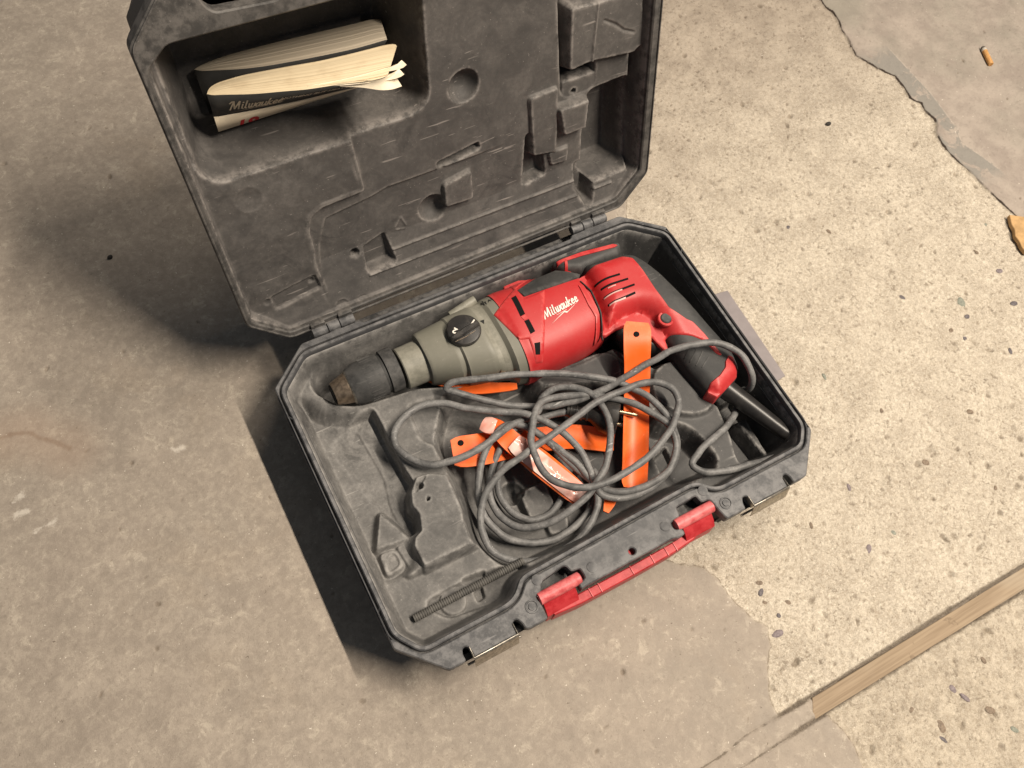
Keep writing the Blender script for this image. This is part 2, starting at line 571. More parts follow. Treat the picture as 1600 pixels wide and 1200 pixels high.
# ================================================================== FLOOR
EDGE_SCREED = [(0.5763, 0.7127), (0.2922, 0.2843), (0.0668, -0.0454), (0.0288, -0.1395), (0.0518, -0.1712), (0.0697, -0.1862), (0.083, -0.196), (0.0868, -0.2045), (0.0901, -0.2149), (0.0904, -0.2294), (0.0916, -0.2414), (0.0965, -0.2525), (0.0992, -0.2644), (0.1047, -0.27), (0.1085, -0.2747), (0.1038, -0.2834), (0.099, -0.2932), (0.0895, -0.3018), (0.0836, -0.3121), (0.0754, -0.3222), (0.0713, -0.3331), (0.0697, -0.3426), (0.0688, -0.3511)]
EDGE_SCREED2 = [(0.1125, -0.3736), (0.116, -0.3812), (0.1189, -0.3955), (0.1198, -0.4022), (0.1166, -0.413), (0.1141, -0.421), (0.1116, -0.4318), (0.0946, -0.4731)]
EDGE_SLAB = [(0.7751, 0.5877), (0.7412, 0.4759), (0.7205, 0.425), (0.7184, 0.4113), (0.7227, 0.3995), (0.7199, 0.382), (0.7119, 0.3642), (0.7092, 0.3471), (0.7024, 0.3265), (0.6987, 0.3144), (0.7046, 0.3025), (0.7118, 0.2846), (0.7186, 0.2711), (0.7271, 0.2595), (0.7259, 0.248), (0.7257, 0.2363), (0.7206, 0.2177), (0.7236, 0.2099), (0.7291, 0.2037), (0.7246, 0.1916), (0.7259, 0.1821), (0.7273, 0.1726), (0.7228, 0.1621), (0.7123, 0.1529), (0.7074, 0.1366), (0.7053, 0.1168), (0.7064, 0.0983), (0.7088, 0.0853), (0.7105, 0.0703), (0.7108, 0.0515), (0.7144, 0.0176), (0.7187, -0.0149), (0.7276, -0.1008)]
STRIP_RIGHT = [(0.8126, 0.478), (0.7627, 0.4078), (0.7551, 0.3675), (0.753, 0.3123), (0.7525, 0.2823), (0.7532, 0.2471), (0.753, 0.2116), (0.7479, 0.1713), (0.744, 0.1453), (0.7316, 0.1235), (0.7413, 0.0973), (0.7494, 0.0672), (0.7544, -0.0028)]
JOINT_A = [(-0.0866, -0.3528), (-0.0214, -0.3501), (0, -0.3506), (0.0283, -0.3472), (0.0633, -0.3482), (0.1468, -0.3506), (0.2562, -0.3508), (0.3909, -0.3534), (0.4869, -0.3557)]
JOINT_B = [(-0.0472, -0.3671), (0.0115, -0.3678), (0.0322, -0.3679), (0.0513, -0.3676), (0.1406, -0.3684), (0.2399, -0.3695), (0.371, -0.3739), (0.4667, -0.3752)]
CRACK_L = [(-0.514, 0.251), (-0.4914, 0.243), (-0.4792, 0.2424), (-0.4651, 0.2369), (-0.4584, 0.2267), (-0.4457, 0.2157), (-0.4346, 0.2033)]
FRAME = [(-0.43, 0.98), (1.14, 0.33), (0.27, -0.62), (-0.70, -0.08)]
WHITE_SMEARS = [[(-0.3486, 0.16), (-0.3307, 0.1582), (-0.3323, 0.1496), (-0.3474, 0.1517)], [(-0.5071, 0.1602), (-0.4876, 0.1619), (-0.4826, 0.1536), (-0.5021, 0.152)], [(-0.4907, 0.1363), (-0.4652, 0.1376), (-0.4655, 0.1321), (-0.4896, 0.1315)], [(-0.495, 0.1801), (-0.483, 0.18), (-0.487, 0.1688), (-0.4973, 0.1711)]]

gx0, gx1, gy0, gy1 = -0.72, 1.16, -0.64, 1.0
STEP = 0.0016
def floor_fields(X, Y):
    wob = (fbm(X * 60, Y * 60, 3) - 0.45) * 0.006 + (fbm(X * 260, Y * 260, 2) - 0.4) * 0.003
    d, s = line_dist(X, Y, EDGE_SCREED); d1 = d * s
    d, s = line_dist(X, Y, EDGE_SCREED2); d1b = d * s
    # south of the joint the second piece of the edge counts
    dja, sja = line_dist(X, Y, JOINT_A); djb, sjb = line_dist(X, Y, JOINT_B)
    ja = dja * sja; jb = djb * sjb
    mid = 0.5 * (ja + jb)
    scr = np.where(mid > 0, d1, d1b)
    return wob, scr, ja, jb, mid

def floor_height(X, Y):
    wob, scr, ja, jb, mid = floor_fields(X, Y)
    # line direction runs downward in the picture, so the screed (left of it) is negative or positive by sign
    screed = np.clip(0.5 + (SCR_SIGN * scr + wob) / 0.0036, 0, 1)
    screed = np.where((JSIGN * ja < 0.0) & (JSIGN * jb > 0.0) & (X > -0.2), np.maximum(screed, 0.98), screed)
    d2, s2 = line_dist(X, Y, EDGE_SLAB)
    slab_d = SLAB_SIGN * d2 * s2
    slab = np.clip(0.5 + (slab_d + 0.0005) / 0.003, 0, 1)
    z = -0.0045 + 0.0032 * screed + 0.0035 * slab * (1 - screed)
    rough = (1 - screed) * (1 - slab)
    z += rough * ((fbm(X * 210, Y * 210, 3) - 0.47) * 0.0022 + (fbm(X * 40, Y * 40, 2) - 0.4) * 0.002)
    z += (1 - rough) * ((fbm(X * 55, Y * 55, 3) - 0.45) * 0.0012)
    # joint grooves on either side of the strip
    for j in (ja, jb):
        w = 0.0020 + 0.0022 * vnoise(X * 130, Y * 130)
        w = np.where(X < 0.08, w * 0.45, w)
        z -= 0.0035 * np.clip(1 - np.abs(j + wob * 0.35) / w, 0, 1) * np.where(X < 0.08, 0.5, 1)
    inside = (ja < 0) == (jb > 0)
    z = np.where((JSIGN * ja < -0.0005) & (JSIGN * jb > 0.0005) & (X > 0.10), z - 0.003, z)
    return z, screed, slab, slab_d, ja, jb

SCR_SIGN = -1.0; SLAB_SIGN = 1.0; JSIGN = 1.0
xs = np.arange(gx0, gx1, STEP); ys = np.arange(gy0, gy1, STEP)
FX, FY = np.meshgrid(xs, ys)
# probe the sign conventions at spots known to be screed / slab / strip
_p = np.array([[(0.0252, -0.2814)][0][0], [(0.8687, 0.278)][0][0], [(0.2478, -0.3604)][0][0]]), np.array([[(0.0252, -0.2814)][0][1], [(0.8687, 0.278)][0][1], [(0.2478, -0.3604)][0][1]])
_d, _s = line_dist(_p[0], _p[1], EDGE_SCREED); SCR_SIGN = 1.0 if (_d * _s)[0] > 0 else -1.0
_d, _s = line_dist(_p[0], _p[1], EDGE_SLAB); SLAB_SIGN = 1.0 if (_d * _s)[1] > 0 else -1.0
_d, _s = line_dist(_p[0], _p[1], JOINT_A); JSIGN = -1.0 if (_d * _s)[2] > 0 else 1.0
FZ, SCREED, SLAB, SLAB_D, JA, JB = floor_height(FX, FY)
PIT = np.zeros_like(FZ)
def stamp_pit(x, y, r, depth, el, ang, dark):
    i0 = max(0, int((x - 2.2 * r - gx0) / STEP)); i1 = min(len(xs), int((x + 2.2 * r - gx0) / STEP) + 2)
    j0 = max(0, int((y - 2.2 * r - gy0) / STEP)); j1 = min(len(ys), int((y + 2.2 * r - gy0) / STEP) + 2)
    if i1 <= i0 or j1 <= j0: return
    sx = FX[j0:j1, i0:i1] - x; sy = FY[j0:j1, i0:i1] - y
    a = math.cos(ang) * sx + math.sin(ang) * sy; b = -math.sin(ang) * sx + math.cos(ang) * sy
    q = np.clip(1 - (a * a / (r * el) ** 2 + b * b / (r / el) ** 2), 0, 1)
    FZ[j0:j1, i0:i1] -= depth * q
    PIT[j0:j1, i0:i1] = np.maximum(PIT[j0:j1, i0:i1], np.sqrt(q) * dark)
npit = 0
while npit < 3000:
    x = rng.uniform(-0.5, 1.05); y = rng.uniform(-0.55, 0.9)
    i = int((x - gx0) / STEP); j = int((y - gy0) / STEP)
    rough = (1 - SCREED[j, i]) * (1 - SLAB[j, i])
    up = max(0.0, min(1.0, (y - 0.30) / 0.35))
    if rng.random() > rough * (1 - 0.55 * up) + 0.06: continue
    r = min(0.0042, 0.0009 + rng.exponential(0.0007))
    stamp_pit(x, y, r, r * rng.uniform(0.4, 1.0), rng.uniform(0.8, 1.7), rng.uniform(0, 3.14), rng.uniform(0.35, 1.0))
    npit += 1
FD = -sdf(FX, FY, FRAME)
INSIDE = FD > 0.0
_t = np.clip((FD + (fbm(FX * 30, FY * 30, 3) - 0.45) * 0.05 - 0.004) / 0.045, 0, 1)
FZ = -0.0088 + (FZ + 0.0088) * np.clip(FD / 0.05, 0, 1)
SCREED = np.maximum(SCREED, 1 - np.clip(_t * 3, 0, 1))
SLAB_D = np.where(_t < 0.3, -0.2, SLAB_D)
idx = np.arange(FX.size).reshape(FX.shape)
Q = np.stack([idx[:-1, :-1], idx[:-1, 1:], idx[1:, 1:], idx[1:, :-1]], -1).reshape(-1, 4)
ik = INSIDE.ravel()
Q = Q[ik[Q].all(1)]
used = np.zeros(FX.size, dtype=bool); used[Q.ravel()] = True
remap = np.cumsum(used) - 1
V = np.stack([FX.ravel(), FY.ravel(), FZ.ravel()], -1)[used]
Q = remap[Q]
nb = len(V)
EXT = 4.0
V = np.vstack([V, [(-EXT, -EXT, -0.009), (EXT, -EXT, -0.009), (EXT, EXT, -0.009), (-EXT, EXT, -0.009)]])
Q = np.vstack([Q, [[nb, nb + 1, nb + 2, nb + 3]]])
fme = fast_mesh('floor', V, Q)
def put_attr(me, name, arr, pad):
    a = me.attributes.new(name, 'FLOAT', 'POINT')
    a.data.foreach_set('value', np.concatenate([arr.ravel()[used], np.full(4, pad)]).astype(np.float32))
put_attr(fme, 'screed', SCREED, 1.0)
put_attr(fme, 'slab_d', np.clip(SLAB_D, -0.2, 0.2), -0.2)
put_attr(fme, 'pit', PIT, 0)
dS, sS = line_dist(FX, FY, STRIP_RIGHT)
put_attr(fme, 'strip_d', np.clip(SLAB_SIGN * dS * sS, -0.2, 0.2), 0.2)
jd = np.minimum(np.abs(JA), np.abs(JB))
put_attr(fme, 'south', np.clip(-0.5 * (JA + JB), -0.05, 0.05), 0.0)
put_attr(fme, 'joint', np.clip(jd, 0, 0.05), 0.05)
cl, _ = line_dist(FX, FY, CRACK_L)
put_attr(fme, 'crack', np.clip(cl, 0, 0.08), 0.08)
ws = np.full(FX.shape, 1.0)
for p in WHITE_SMEARS: ws = np.minimum(ws, sdf(FX, FY, p))
put_attr(fme, 'smear', np.clip(ws, -0.05, 0.05), 0.05)

m = Mat('concrete')
n_big = m.noise(3.2, 6, 0.62); n_mid = m.noise(24, 7, 0.68, dist=0.3); n_fine = m.noise(190, 6, 0.74); n_tiny = m.noise(820, 4, 0.75)
# smooth screed: mottled grey-brown, trowel veins, small dark flecks
scr_c = m.mix(m.ramp(n_mid, 0.36, 0.64), (0.294, 0.250, 0.208), (0.352, 0.302, 0.252))
scr_c = m.mix(m.math('MULTIPLY', m.ramp(n_big, 0.42, 0.66), 0.40), scr_c, (0.275, 0.243, 0.205))
mark = m.math('MULTIPLY', m.ramp(m.noise(62, 9, 0.82, dist=0.5), 0.53, 0.60), m.ramp(n_mid, 0.38, 0.6, 0.2, 1.0))
scr_c = m.mix(m.math('MULTIPLY', mark, 0.55), scr_c, (0.53, 0.47, 0.385))
brown = m.ramp(m.noise(6.5, 5, 0.65, dist=0.5), 0.54, 0.68)
scr_c = m.mix(m.math('MULTIPLY', brown, 0.22), scr_c, (0.335, 0.265, 0.195))
mott = m.noise(115, 8, 0.80, dist=0.3)
scr_c = m.mix(m.math('MULTIPLY', m.ramp(mott, 0.505, 0.555), m.ramp(m.xyz('X'), -0.25, 0.05, 0.30, 0.14)), scr_c, (0.225, 0.192, 0.158))
scr_c = m.mix(m.math('MULTIPLY', m.ramp(mott, 0.475, 0.42), m.ramp(m.xyz('X'), -0.25, 0.05, 0.30, 0.14)), scr_c, (0.44, 0.385, 0.315))
scr_c = m.mix(m.math('MULTIPLY', m.ramp(n_fine, 0.55, 0.68), 0.45), scr_c, (0.205, 0.175, 0.142))
scr_c = m.mix(m.math('MULTIPLY', m.ramp(n_tiny, 0.58, 0.70), 0.30), scr_c, (0.185, 0.160, 0.130))
scr_c = m.mix(m.math('MULTIPLY', m.ramp(m.noise(310, 3, 0.6, dist=0.6), 0.70, 0.73), 0.8), scr_c, (0.12, 0.095, 0.070))
# exposed aggregate: pale cement, sand grains, dark irregular specks and pits
agg_c = m.mix(m.ramp(n_mid, 0.33, 0.67), (0.425, 0.372, 0.302), (0.570, 0.510, 0.420))
agg_c = m.mix(m.math('MULTIPLY', m.ramp(n_fine, 0.46, 0.60), 0.55), agg_c, (0.330, 0.274, 0.206))
agg_c = m.mix(m.math('MULTIPLY', m.ramp(n_tiny, 0.52, 0.64), 0.55), agg_c, (0.74, 0.67, 0.56))
agg_c = m.mix(m.math('MULTIPLY', m.ramp(n_tiny, 0.46, 0.36), 0.50), agg_c, (0.215, 0.172, 0.124))
grain = m.noise(360, 6, 0.80, dist=0.4)
agg_c = m.mix(m.math('MULTIPLY', m.ramp(grain, 0.52, 0.60), 0.45), agg_c, (0.300, 0.250, 0.190))
agg_c = m.mix(m.math('MULTIPLY', m.ramp(grain, 0.46, 0.38), 0.60), agg_c, (0.75, 0.68, 0.56))
agg_c = m.mix(m.math('MULTIPLY', m.ramp(m.attr('south'), -0.004, 0.004), 0.38), agg_c, m.mix(m.ramp(mott, 0.46, 0.55), (0.46, 0.395, 0.305), (0.235, 0.188, 0.135)))
spk1 = m.ramp(m.noise(215, 4, 0.65, dist=0.9), 0.615, 0.640)
spk2 = m.ramp(m.noise(105, 4, 0.65, dist=1.1), 0.640, 0.665)
spk3 = m.ramp(m.noise(430, 3, 0.6, dist=0.6), 0.645, 0.69)
spk = m.math('MAXIMUM', m.math('MAXIMUM', spk1, spk2), m.math('MULTIPLY', spk3, 0.7))
agg_c = m.mix(m.math('MULTIPLY', spk, 0.56), agg_c, (0.205, 0.165, 0.122))
# worn top layer over the aggregate towards the back
cover = m.math('MULTIPLY', m.ramp(m.math('ADD', m.xyz('Y'), m.math('MULTIPLY', n_big, 0.35)), 0.26, 0.66), 0.80)
agg_c = m.mix(cover, agg_c, m.mix(m.ramp(n_mid, 0.35, 0.65), (0.270, 0.222, 0.178), (0.375, 0.316, 0.256)))
agg_c = m.mix(m.math('MULTIPLY', m.math('MULTIPLY', spk, cover), 0.5), agg_c, (0.17, 0.135, 0.10))
sc_at = m.attr('screed')
base = m.mix(sc_at, agg_c, scr_c)
band = m.math('MULTIPLY', m.ramp(sc_at, 0.08, 0.4), m.ramp(sc_at, 0.95, 0.5))
base = m.mix(m.math('MULTIPLY', m.math('MULTIPLY', band, m.ramp(n_fine, 0.40, 0.56)), 0.75), base, (0.17, 0.138, 0.102))  # dark line painted along the screed lip as its thin shadow
# upper right slab
slab_c = m.mix(m.ramp(n_mid, 0.36, 0.64), (0.310, 0.262, 0.226), (0.395, 0.340, 0.292))
slab_c = m.mix(m.math('MULTIPLY', m.ramp(n_big, 0.45, 0.62), 0.6), slab_c, (0.255, 0.240, 0.198))
slab_c = m.mix(m.math('MULTIPLY', m.ramp(n_fine, 0.58, 0.68), 0.35), slab_c, (0.24, 0.205, 0.175))
sd = m.attr('strip_d')
paint = m.math('MULTIPLY', m.ramp(m.math('ADD', sd, m.math('MULTIPLY', n_fine, 0.008)), 0.005, 0.0035), m.ramp(m.noise(30, 6, 0.7, dist=0.8), 0.40, 0.47))
px = m.math('MULTIPLY', m.ramp(m.xyz('Y'), 0.325, 0.285), m.ramp(m.xyz('Y'), 0.045, 0.075))
slab_c = m.mix(m.math('MULTIPLY', paint, px), slab_c, (0.262, 0.243, 0.217))
lip = m.math('MULTIPLY', m.math('MULTIPLY', m.ramp(m.math('ABSOLUTE', sd), 0.0016, 0.0003), px), m.ramp(n_fine, 0.35, 0.55))
slab_c = m.mix(m.math('MULTIPLY', lip, 0.6), slab_c, (0.45, 0.39, 0.33))
sl = m.attr('slab_d')
base = m.mix(m.ramp(sl, -0.0006, 0.0006), base, slab_c)
gap = m.math('MULTIPLY', m.ramp(m.math('ADD', m.math('ABSOLUTE', sl), m.math('MULTIPLY', m.noise(60, 5, 0.7), 0.0034)), 0.0029, 0.0019), m.ramp(m.noise(16, 4), 0.36, 0.46))
base = m.mix(gap, base, (0.045, 0.032, 0.024))
# dirt in the joint, darker tone in the pits
jt = m.math('MULTIPLY', m.ramp(m.math('ADD', m.attr('joint'), m.math('MULTIPLY', n_fine, 0.0055)), 0.0062, 0.0034), m.ramp(m.xyz('X'), 0.052, 0.075, 0.0, 0.85))
jt = m.math('MAXIMUM', jt, m.math('MULTIPLY', m.ramp(m.math('ADD', m.attr('joint'), m.math('MULTIPLY', m.noise(90, 5, 0.7), 0.0042)), 0.0036, 0.0025), m.ramp(m.noise(30, 4), 0.38, 0.52, 0.25, 0.8)))
base = m.mix(jt, base, m.mix(m.ramp(n_tiny, 0.42, 0.58), (0.060, 0.046, 0.034), (0.16, 0.130, 0.098)))
base = m.mix(m.math('MULTIPLY', m.attr('pit'), 0.80), base, (0.135, 0.105, 0.076))
ck = m.math('ADD', m.attr('crack'), m.math('MULTIPLY', n_fine, 0.008))
base = m.mix(m.math('MULTIPLY', m.ramp(ck, 0.0080, 0.0045), 0.6), base, (0.17, 0.120, 0.085))
base = m.mix(m.math('MULTIPLY', m.ramp(ck, 0.05, 0.008), 0.30), base, (0.38, 0.265, 0.190))
sm = m.math('ADD', m.attr('smear'), m.math('MULTIPLY', m.noise(120, 6, 0.8), 0.024))
base = m.mix(m.math('MULTIPLY', m.ramp(sm, 0.0125, 0.0075), 0.65), base, (0.62, 0.57, 0.50))
fl = m.ramp(m.noise(330, 2, 0.5), 0.735, 0.76)
base = m.mix(m.math('MULTIPLY', fl, 0.7), base, (0.76, 0.70, 0.60))
m.color(base)
m.rough(m.ramp(n_mid, 0.3, 0.7, 0.62, 0.85)); m.spec(0.3)
relief0 = m.math('MULTIPLY', grain, m.ramp(sc_at, 0.2, 0.8, 1.0, 0.2))
m.bump(relief0, 0.5, 0.0016)
relief = m.math('SUBTRACT', m.math('MULTIPLY', n_fine, m.ramp(sc_at, 0.2, 0.8, 1.0, 0.35)), m.math('MULTIPLY', spk, m.ramp(sc_at, 0.2, 0.8, 0.5, 0.0)))
m.bump(relief, 0.55, 0.0020)
m.bump(n_tiny, 0.5, 0.0006)
floor = link('floor', fme, m.m); floor['kind'] = 'structure'

def floor_z(x, y):
    i = min(len(xs) - 1, max(0, int(round((x - gx0) / STEP)))); j = min(len(ys) - 1, max(0, int(round((y - gy0) / STEP))))
    return float(FZ[j, i])

# stones showing in the exposed aggregate
def pebble(rx, ry, rz, seed):
    bm = bmesh.new(); bmesh.ops.create_icosphere(bm, subdivisions=2, radius=1)
    r = random.Random(seed)
    k = [Vector((r.uniform(-1, 1), r.uniform(-1, 1), r.uniform(-1, 1))).normalized() for _ in range(5)]
    for v in bm.verts:
        s = 1 + 0.30 * sum(max(0, v.co.dot(q)) ** 3 * (1 if i % 2 else -1) for i, q in enumerate(k))
        v.co = Vector((v.co.x * rx, v.co.y * ry, v.co.z * rz)) * s
    me = bpy.data.meshes.new('pebble'); bm.to_mesh(me); bm.free()
    return sharpen(me, 40)
stone_mats = [plain('stone_dark', (0.115, 0.100, 0.105), 0.6, 0, 0.4, 0.3, 500), plain('stone_brown', (0.19, 0.145, 0.105), 0.7, 0, 0.4, 0.3, 500),
              plain('stone_green', (0.215, 0.225, 0.185), 0.7, 0, 0.4, 0.25, 500), plain('stone_plum', (0.20, 0.165, 0.17), 0.7, 0, 0.4, 0.25, 500)]
STONES = [(p, r, c) for p, r, c in zip([(0.4928, -0.0336), (0.5584, -0.0715), (0.5506, -0.0918), (0.5189, -0.0975), (0.5263, -0.1126), (0.6366, -0.0585), (0.619, -0.104), (0.4242, 0.1117), (0.4136, 0.1208), (0.4689, 0.0848), (0.6282, -0.0228), (0.6701, 0.0039), (0.5664, -0.152), (0.2531, -0.2619), (0.1217, -0.2455), (0.1266, -0.2365), (0.1136, -0.2864), (0.1418, -0.2659), (0.1896, -0.4061), (0.2869, -0.4058), (0.2451, -0.4236), (0.2395, -0.4108), (0.2063, -0.4318), (0.1999, -0.4418), (0.2607, -0.4451), (0.2698, -0.4694), (0.1255, -0.2724), (0.1201, -0.2555), (0.3689, -0.1429), (0.3354, -0.0774), (0.375, -0.2146), (0.2767, -0.1986), (0.4658, -0.1902), (0.4278, -0.2741), (0.2893, -0.2603), (0.212, -0.2134)],
    [6, 11, 6, 6, 8, 7, 7, 5, 4, 5, 5, 5, 5, 6, 5, 5, 8, 5, 5, 5, 6, 6, 7, 5, 6, 6, 5, 4, 5, 5, 6, 5, 6, 5, 5, 5],
    [0, 2, 0, 1, 0, 3, 0, 0, 1, 1, 1, 2, 0, 3, 0, 1, 3, 1, 1, 1, 3, 3, 1, 0, 1, 2, 0, 1, 1, 2, 1, 3, 1, 1, 2, 1])]
for i, (p, r, c) in enumerate(STONES):
    rr = r * 0.00066
    me = pebble(rr * random.uniform(0.9, 1.5), rr * random.uniform(0.6, 0.9), rr * 0.22, i)
    me.transform(Matrix.Rotation(random.uniform(0, 3), 4, 'Z')); me.transform(Matrix.Translation((p[0], p[1], floor_z(*p) + 0.0001)))
    link('stone', me, stone_mats[c], floor)

# wooden batten let into the joint
mw = Mat('joint_wood')
wv = mw.scale_vec(14, 420, 200, (0, 0, -math.atan2([(0.3811, -0.3635)][0][1] - [(0.1162, -0.3588)][0][1], [(0.3811, -0.3635)][0][0] - [(0.1162, -0.3588)][0][0])))
wc = mw.mix(mw.ramp(mw.noise(1.0, 4, 0.6, vec=wv), 0.3, 0.7), (0.235, 0.172, 0.112), (0.325, 0.248, 0.168))
wc = mw.mix(mw.math('MULTIPLY', mw.ramp(mw.noise(38, 5, 0.7, vec=mw.scale_vec(1, 1, 1, (0, 0, 0.4))), 0.63, 0.68), 0.55), wc, (0.16, 0.115, 0.075))
wc = mw.mix(mw.math('MULTIPLY', mw.ramp(mw.noise(9, 3), 0.5, 0.7), 0.5), wc, (0.40, 0.345, 0.27))
mw.color(wc); mw.rough(0.85); mw.bump(mw.noise(1.0, 3, vec=wv), 0.3, 0.0006)
strip_poly = densify([(0.1078, -0.3511), (0.4662, -0.3562), (0.4484, -0.3736), (0.0966, -0.3678)], 0.02)
strip_poly = [(x + (vnoise(np.array([x * 90.]), np.array([y * 90.]))[0] - 0.5) * 0.0012, y) for x, y in strip_poly]
batten = link('wood_batten', plate(strip_poly, -0.012, -0.0040, (), 0.0004), mw.m)
tag(batten, 'long brown wooden batten let flush into the joint of the concrete floor', 'batten')

# cigarette butt
butt_p = [(0.8861, 0.2487, 0.0032), (0.8733, 0.2168, 0.0032)]
a, b = Vector(butt_p[0]), Vector(butt_p[1])
dirv = (b - a).normalized(); L_ = (b - a).length
zf = floor_z(a.x, a.y) + 0.0036
a.z = b.z = zf
butt = empty('cigarette_butt', (a.x, a.y, zf - 0.0036), 'stubbed cigarette butt with orange filter lying alone on the grey slab', 'cigarette butt')
mo = Mat('filter_paper'); mo.color(mo.mix(mo.ramp(mo.noise(700, 2), 0.45, 0.6), (0.50, 0.24, 0.07), (0.62, 0.36, 0.14))); mo.rough(0.7)
link('filter', lathe([(L_ * 0.2, 0.0033), (L_ * 0.22, 0.0036), (L_ * 0.98, 0.0037), (L_, 0.0033)], a, dirv, 20), mo.m, butt)
link('burnt_end', lathe([(0, 0.0024), (L_ * 0.06, 0.0031), (L_ * 0.2, 0.0034)], a, dirv, 16), plain('ash', (0.12, 0.105, 0.09), 0.9), butt)
link('paper', lathe([(L_ * 0.12, 0.0035), (L_ * 0.235, 0.00372)], a, dirv, 20), plain('cig_paper', (0.58, 0.53, 0.45), 0.8), butt)

# broken splinter of wood at the edge of the slab
chip = link('wood_splinter', plate([(0.7035, -0.0001), (0.6955, -0.0121), (0.693, -0.0209), (0.6864, -0.029), (0.6855, -0.0372), (0.6821, -0.0455), (0.6812, -0.0537), (0.6944, -0.0662), (0.7263, -0.0788), (0.7627, -0.0428), (0.7359, -0.0216), (0.7143, -0.0073)], -0.002, 0.0036, (), 0.0006),
            plain('splinter_wood', (0.46, 0.29, 0.135), 0.7, 0, 0.3, 0.2, 90))
tag(chip, 'orange broken wood splinter at the edge of the slab near the crack', 'wood chip')

# grey card pushed under the case
card = link('grey_card', plate([(0.2288, 0.0737), (0.2941, 0.0655), (0.2898, -0.0581), (0.2141, -0.0673)], 0.0006, 0.0020, (), 0.0003), plain('card', (0.235, 0.208, 0.210), 0.6, 0, 0.3, 0.08, 60))
tag(card, 'flat grey card sticking out from under the right side of the case', 'card')

# crumbs
for p, r, lab in (([(-0.332, 0.4084)][0], 0.0035, 'small dark crumb on the shaded floor left of the lid'), ([(0.5799, 0.228)][0], 0.0042, 'small dark crumb on the pale concrete between the lid and the long crack')):
    me = pebble(r, r * 0.7, r * 0.6, int(r * 1e5)); me.transform(Matrix.Translation((p[0], p[1], floor_z(*p) + r * 0.35)))
    tag(link('crumb', me, plain('crumb_dark', (0.03, 0.026, 0.022), 0.8)), lab, 'crumb')

# edge of a dark round rubber foot reaching into the top right corner
fc = [(1.0599, 0.3375)][0]
foot = link('rubber_foot', lathe([(-0.002, 0.036), (0.003, 0.045), (0.012, 0.0465), (0.020, 0.044), (0.026, 0.036), (0.027, 0.012)], (fc[0], fc[1], -0.003), (0, 0, 1), 48), M['shell'])
tag(foot, 'dark round rubber foot cut off by the top right corner', 'rubber foot')

# ================================================================== TOOL CASE
case = empty('tool_case', (0, 0, 0), 'open dark grey plastic tool case with a red handle lying on the concrete floor', 'tool case')

OUTER = [(-0.230, -0.1355), (-0.195, -0.173), (0.195, -0.173), (0.230, -0.1355), (0.230, 0.138), (0.1885, 0.173), (-0.1885, 0.173), (-0.230, 0.138)]
INNER = [(-0.222, -0.124), (-0.2070, -0.1455), (-0.126, -0.1455), (-0.116, -0.1425), (-0.105, -0.1320), (-0.098, -0.1300), (0.083, -0.1265), (0.093, -0.1285),
         (0.104, -0.1395), (0.112, -0.1425), (0.209, -0.1425), (0.2225, -0.127), (0.2225, 0.130), (0.190, 0.158), (-0.190, 0.160), (-0.222, 0.132)]
OUT_F = fillet(OUTER, 0.006, 3)
IN_F = fillet(INNER, 0.006, 3)
# outside contour steps in a little between the corners
def side_step(p):
    x, y = p
    if abs(x) > 0.226 and -0.098 < y < 0.100: x -= math.copysign(0.0045, x)
    return (x, y)
def stepped(poly):
    out = []
    for p in densify(poly, 0.004): out.append(side_step(p))
    return out
OUT_S = stepped(OUT_F)
SHELL = stepped(fillet([(-0.230, -0.1355), (-0.195, -0.173), (-0.112, -0.173), (-0.108, -0.1600), (0.108, -0.1600), (0.112, -0.173), (0.195, -0.173)] + OUTER[3:], 0.003, 2))

def feat(h, X, Y, poly, z, k=4.0, r=0.0015, up=False, fil=0.004):
    p = fillet(poly, fil, 3) if fil > 0 else ccw(poly)
    d = sdf(X, Y, p)
    if up: return smax(h, z - np.maximum(d, -0.02) * k if False else np.where(d < 0, z, z - d * k), r)
    return smin(h, np.where(d < 0, z, z + d * k), r)
def dome(h, X, Y, c, rad, depth, p=2.0):
    q = np.clip(((X - c[0]) ** 2 + (Y - c[1]) ** 2) / rad ** 2, 0, 1)
    return h - depth * np.sqrt(1 - q) ** p

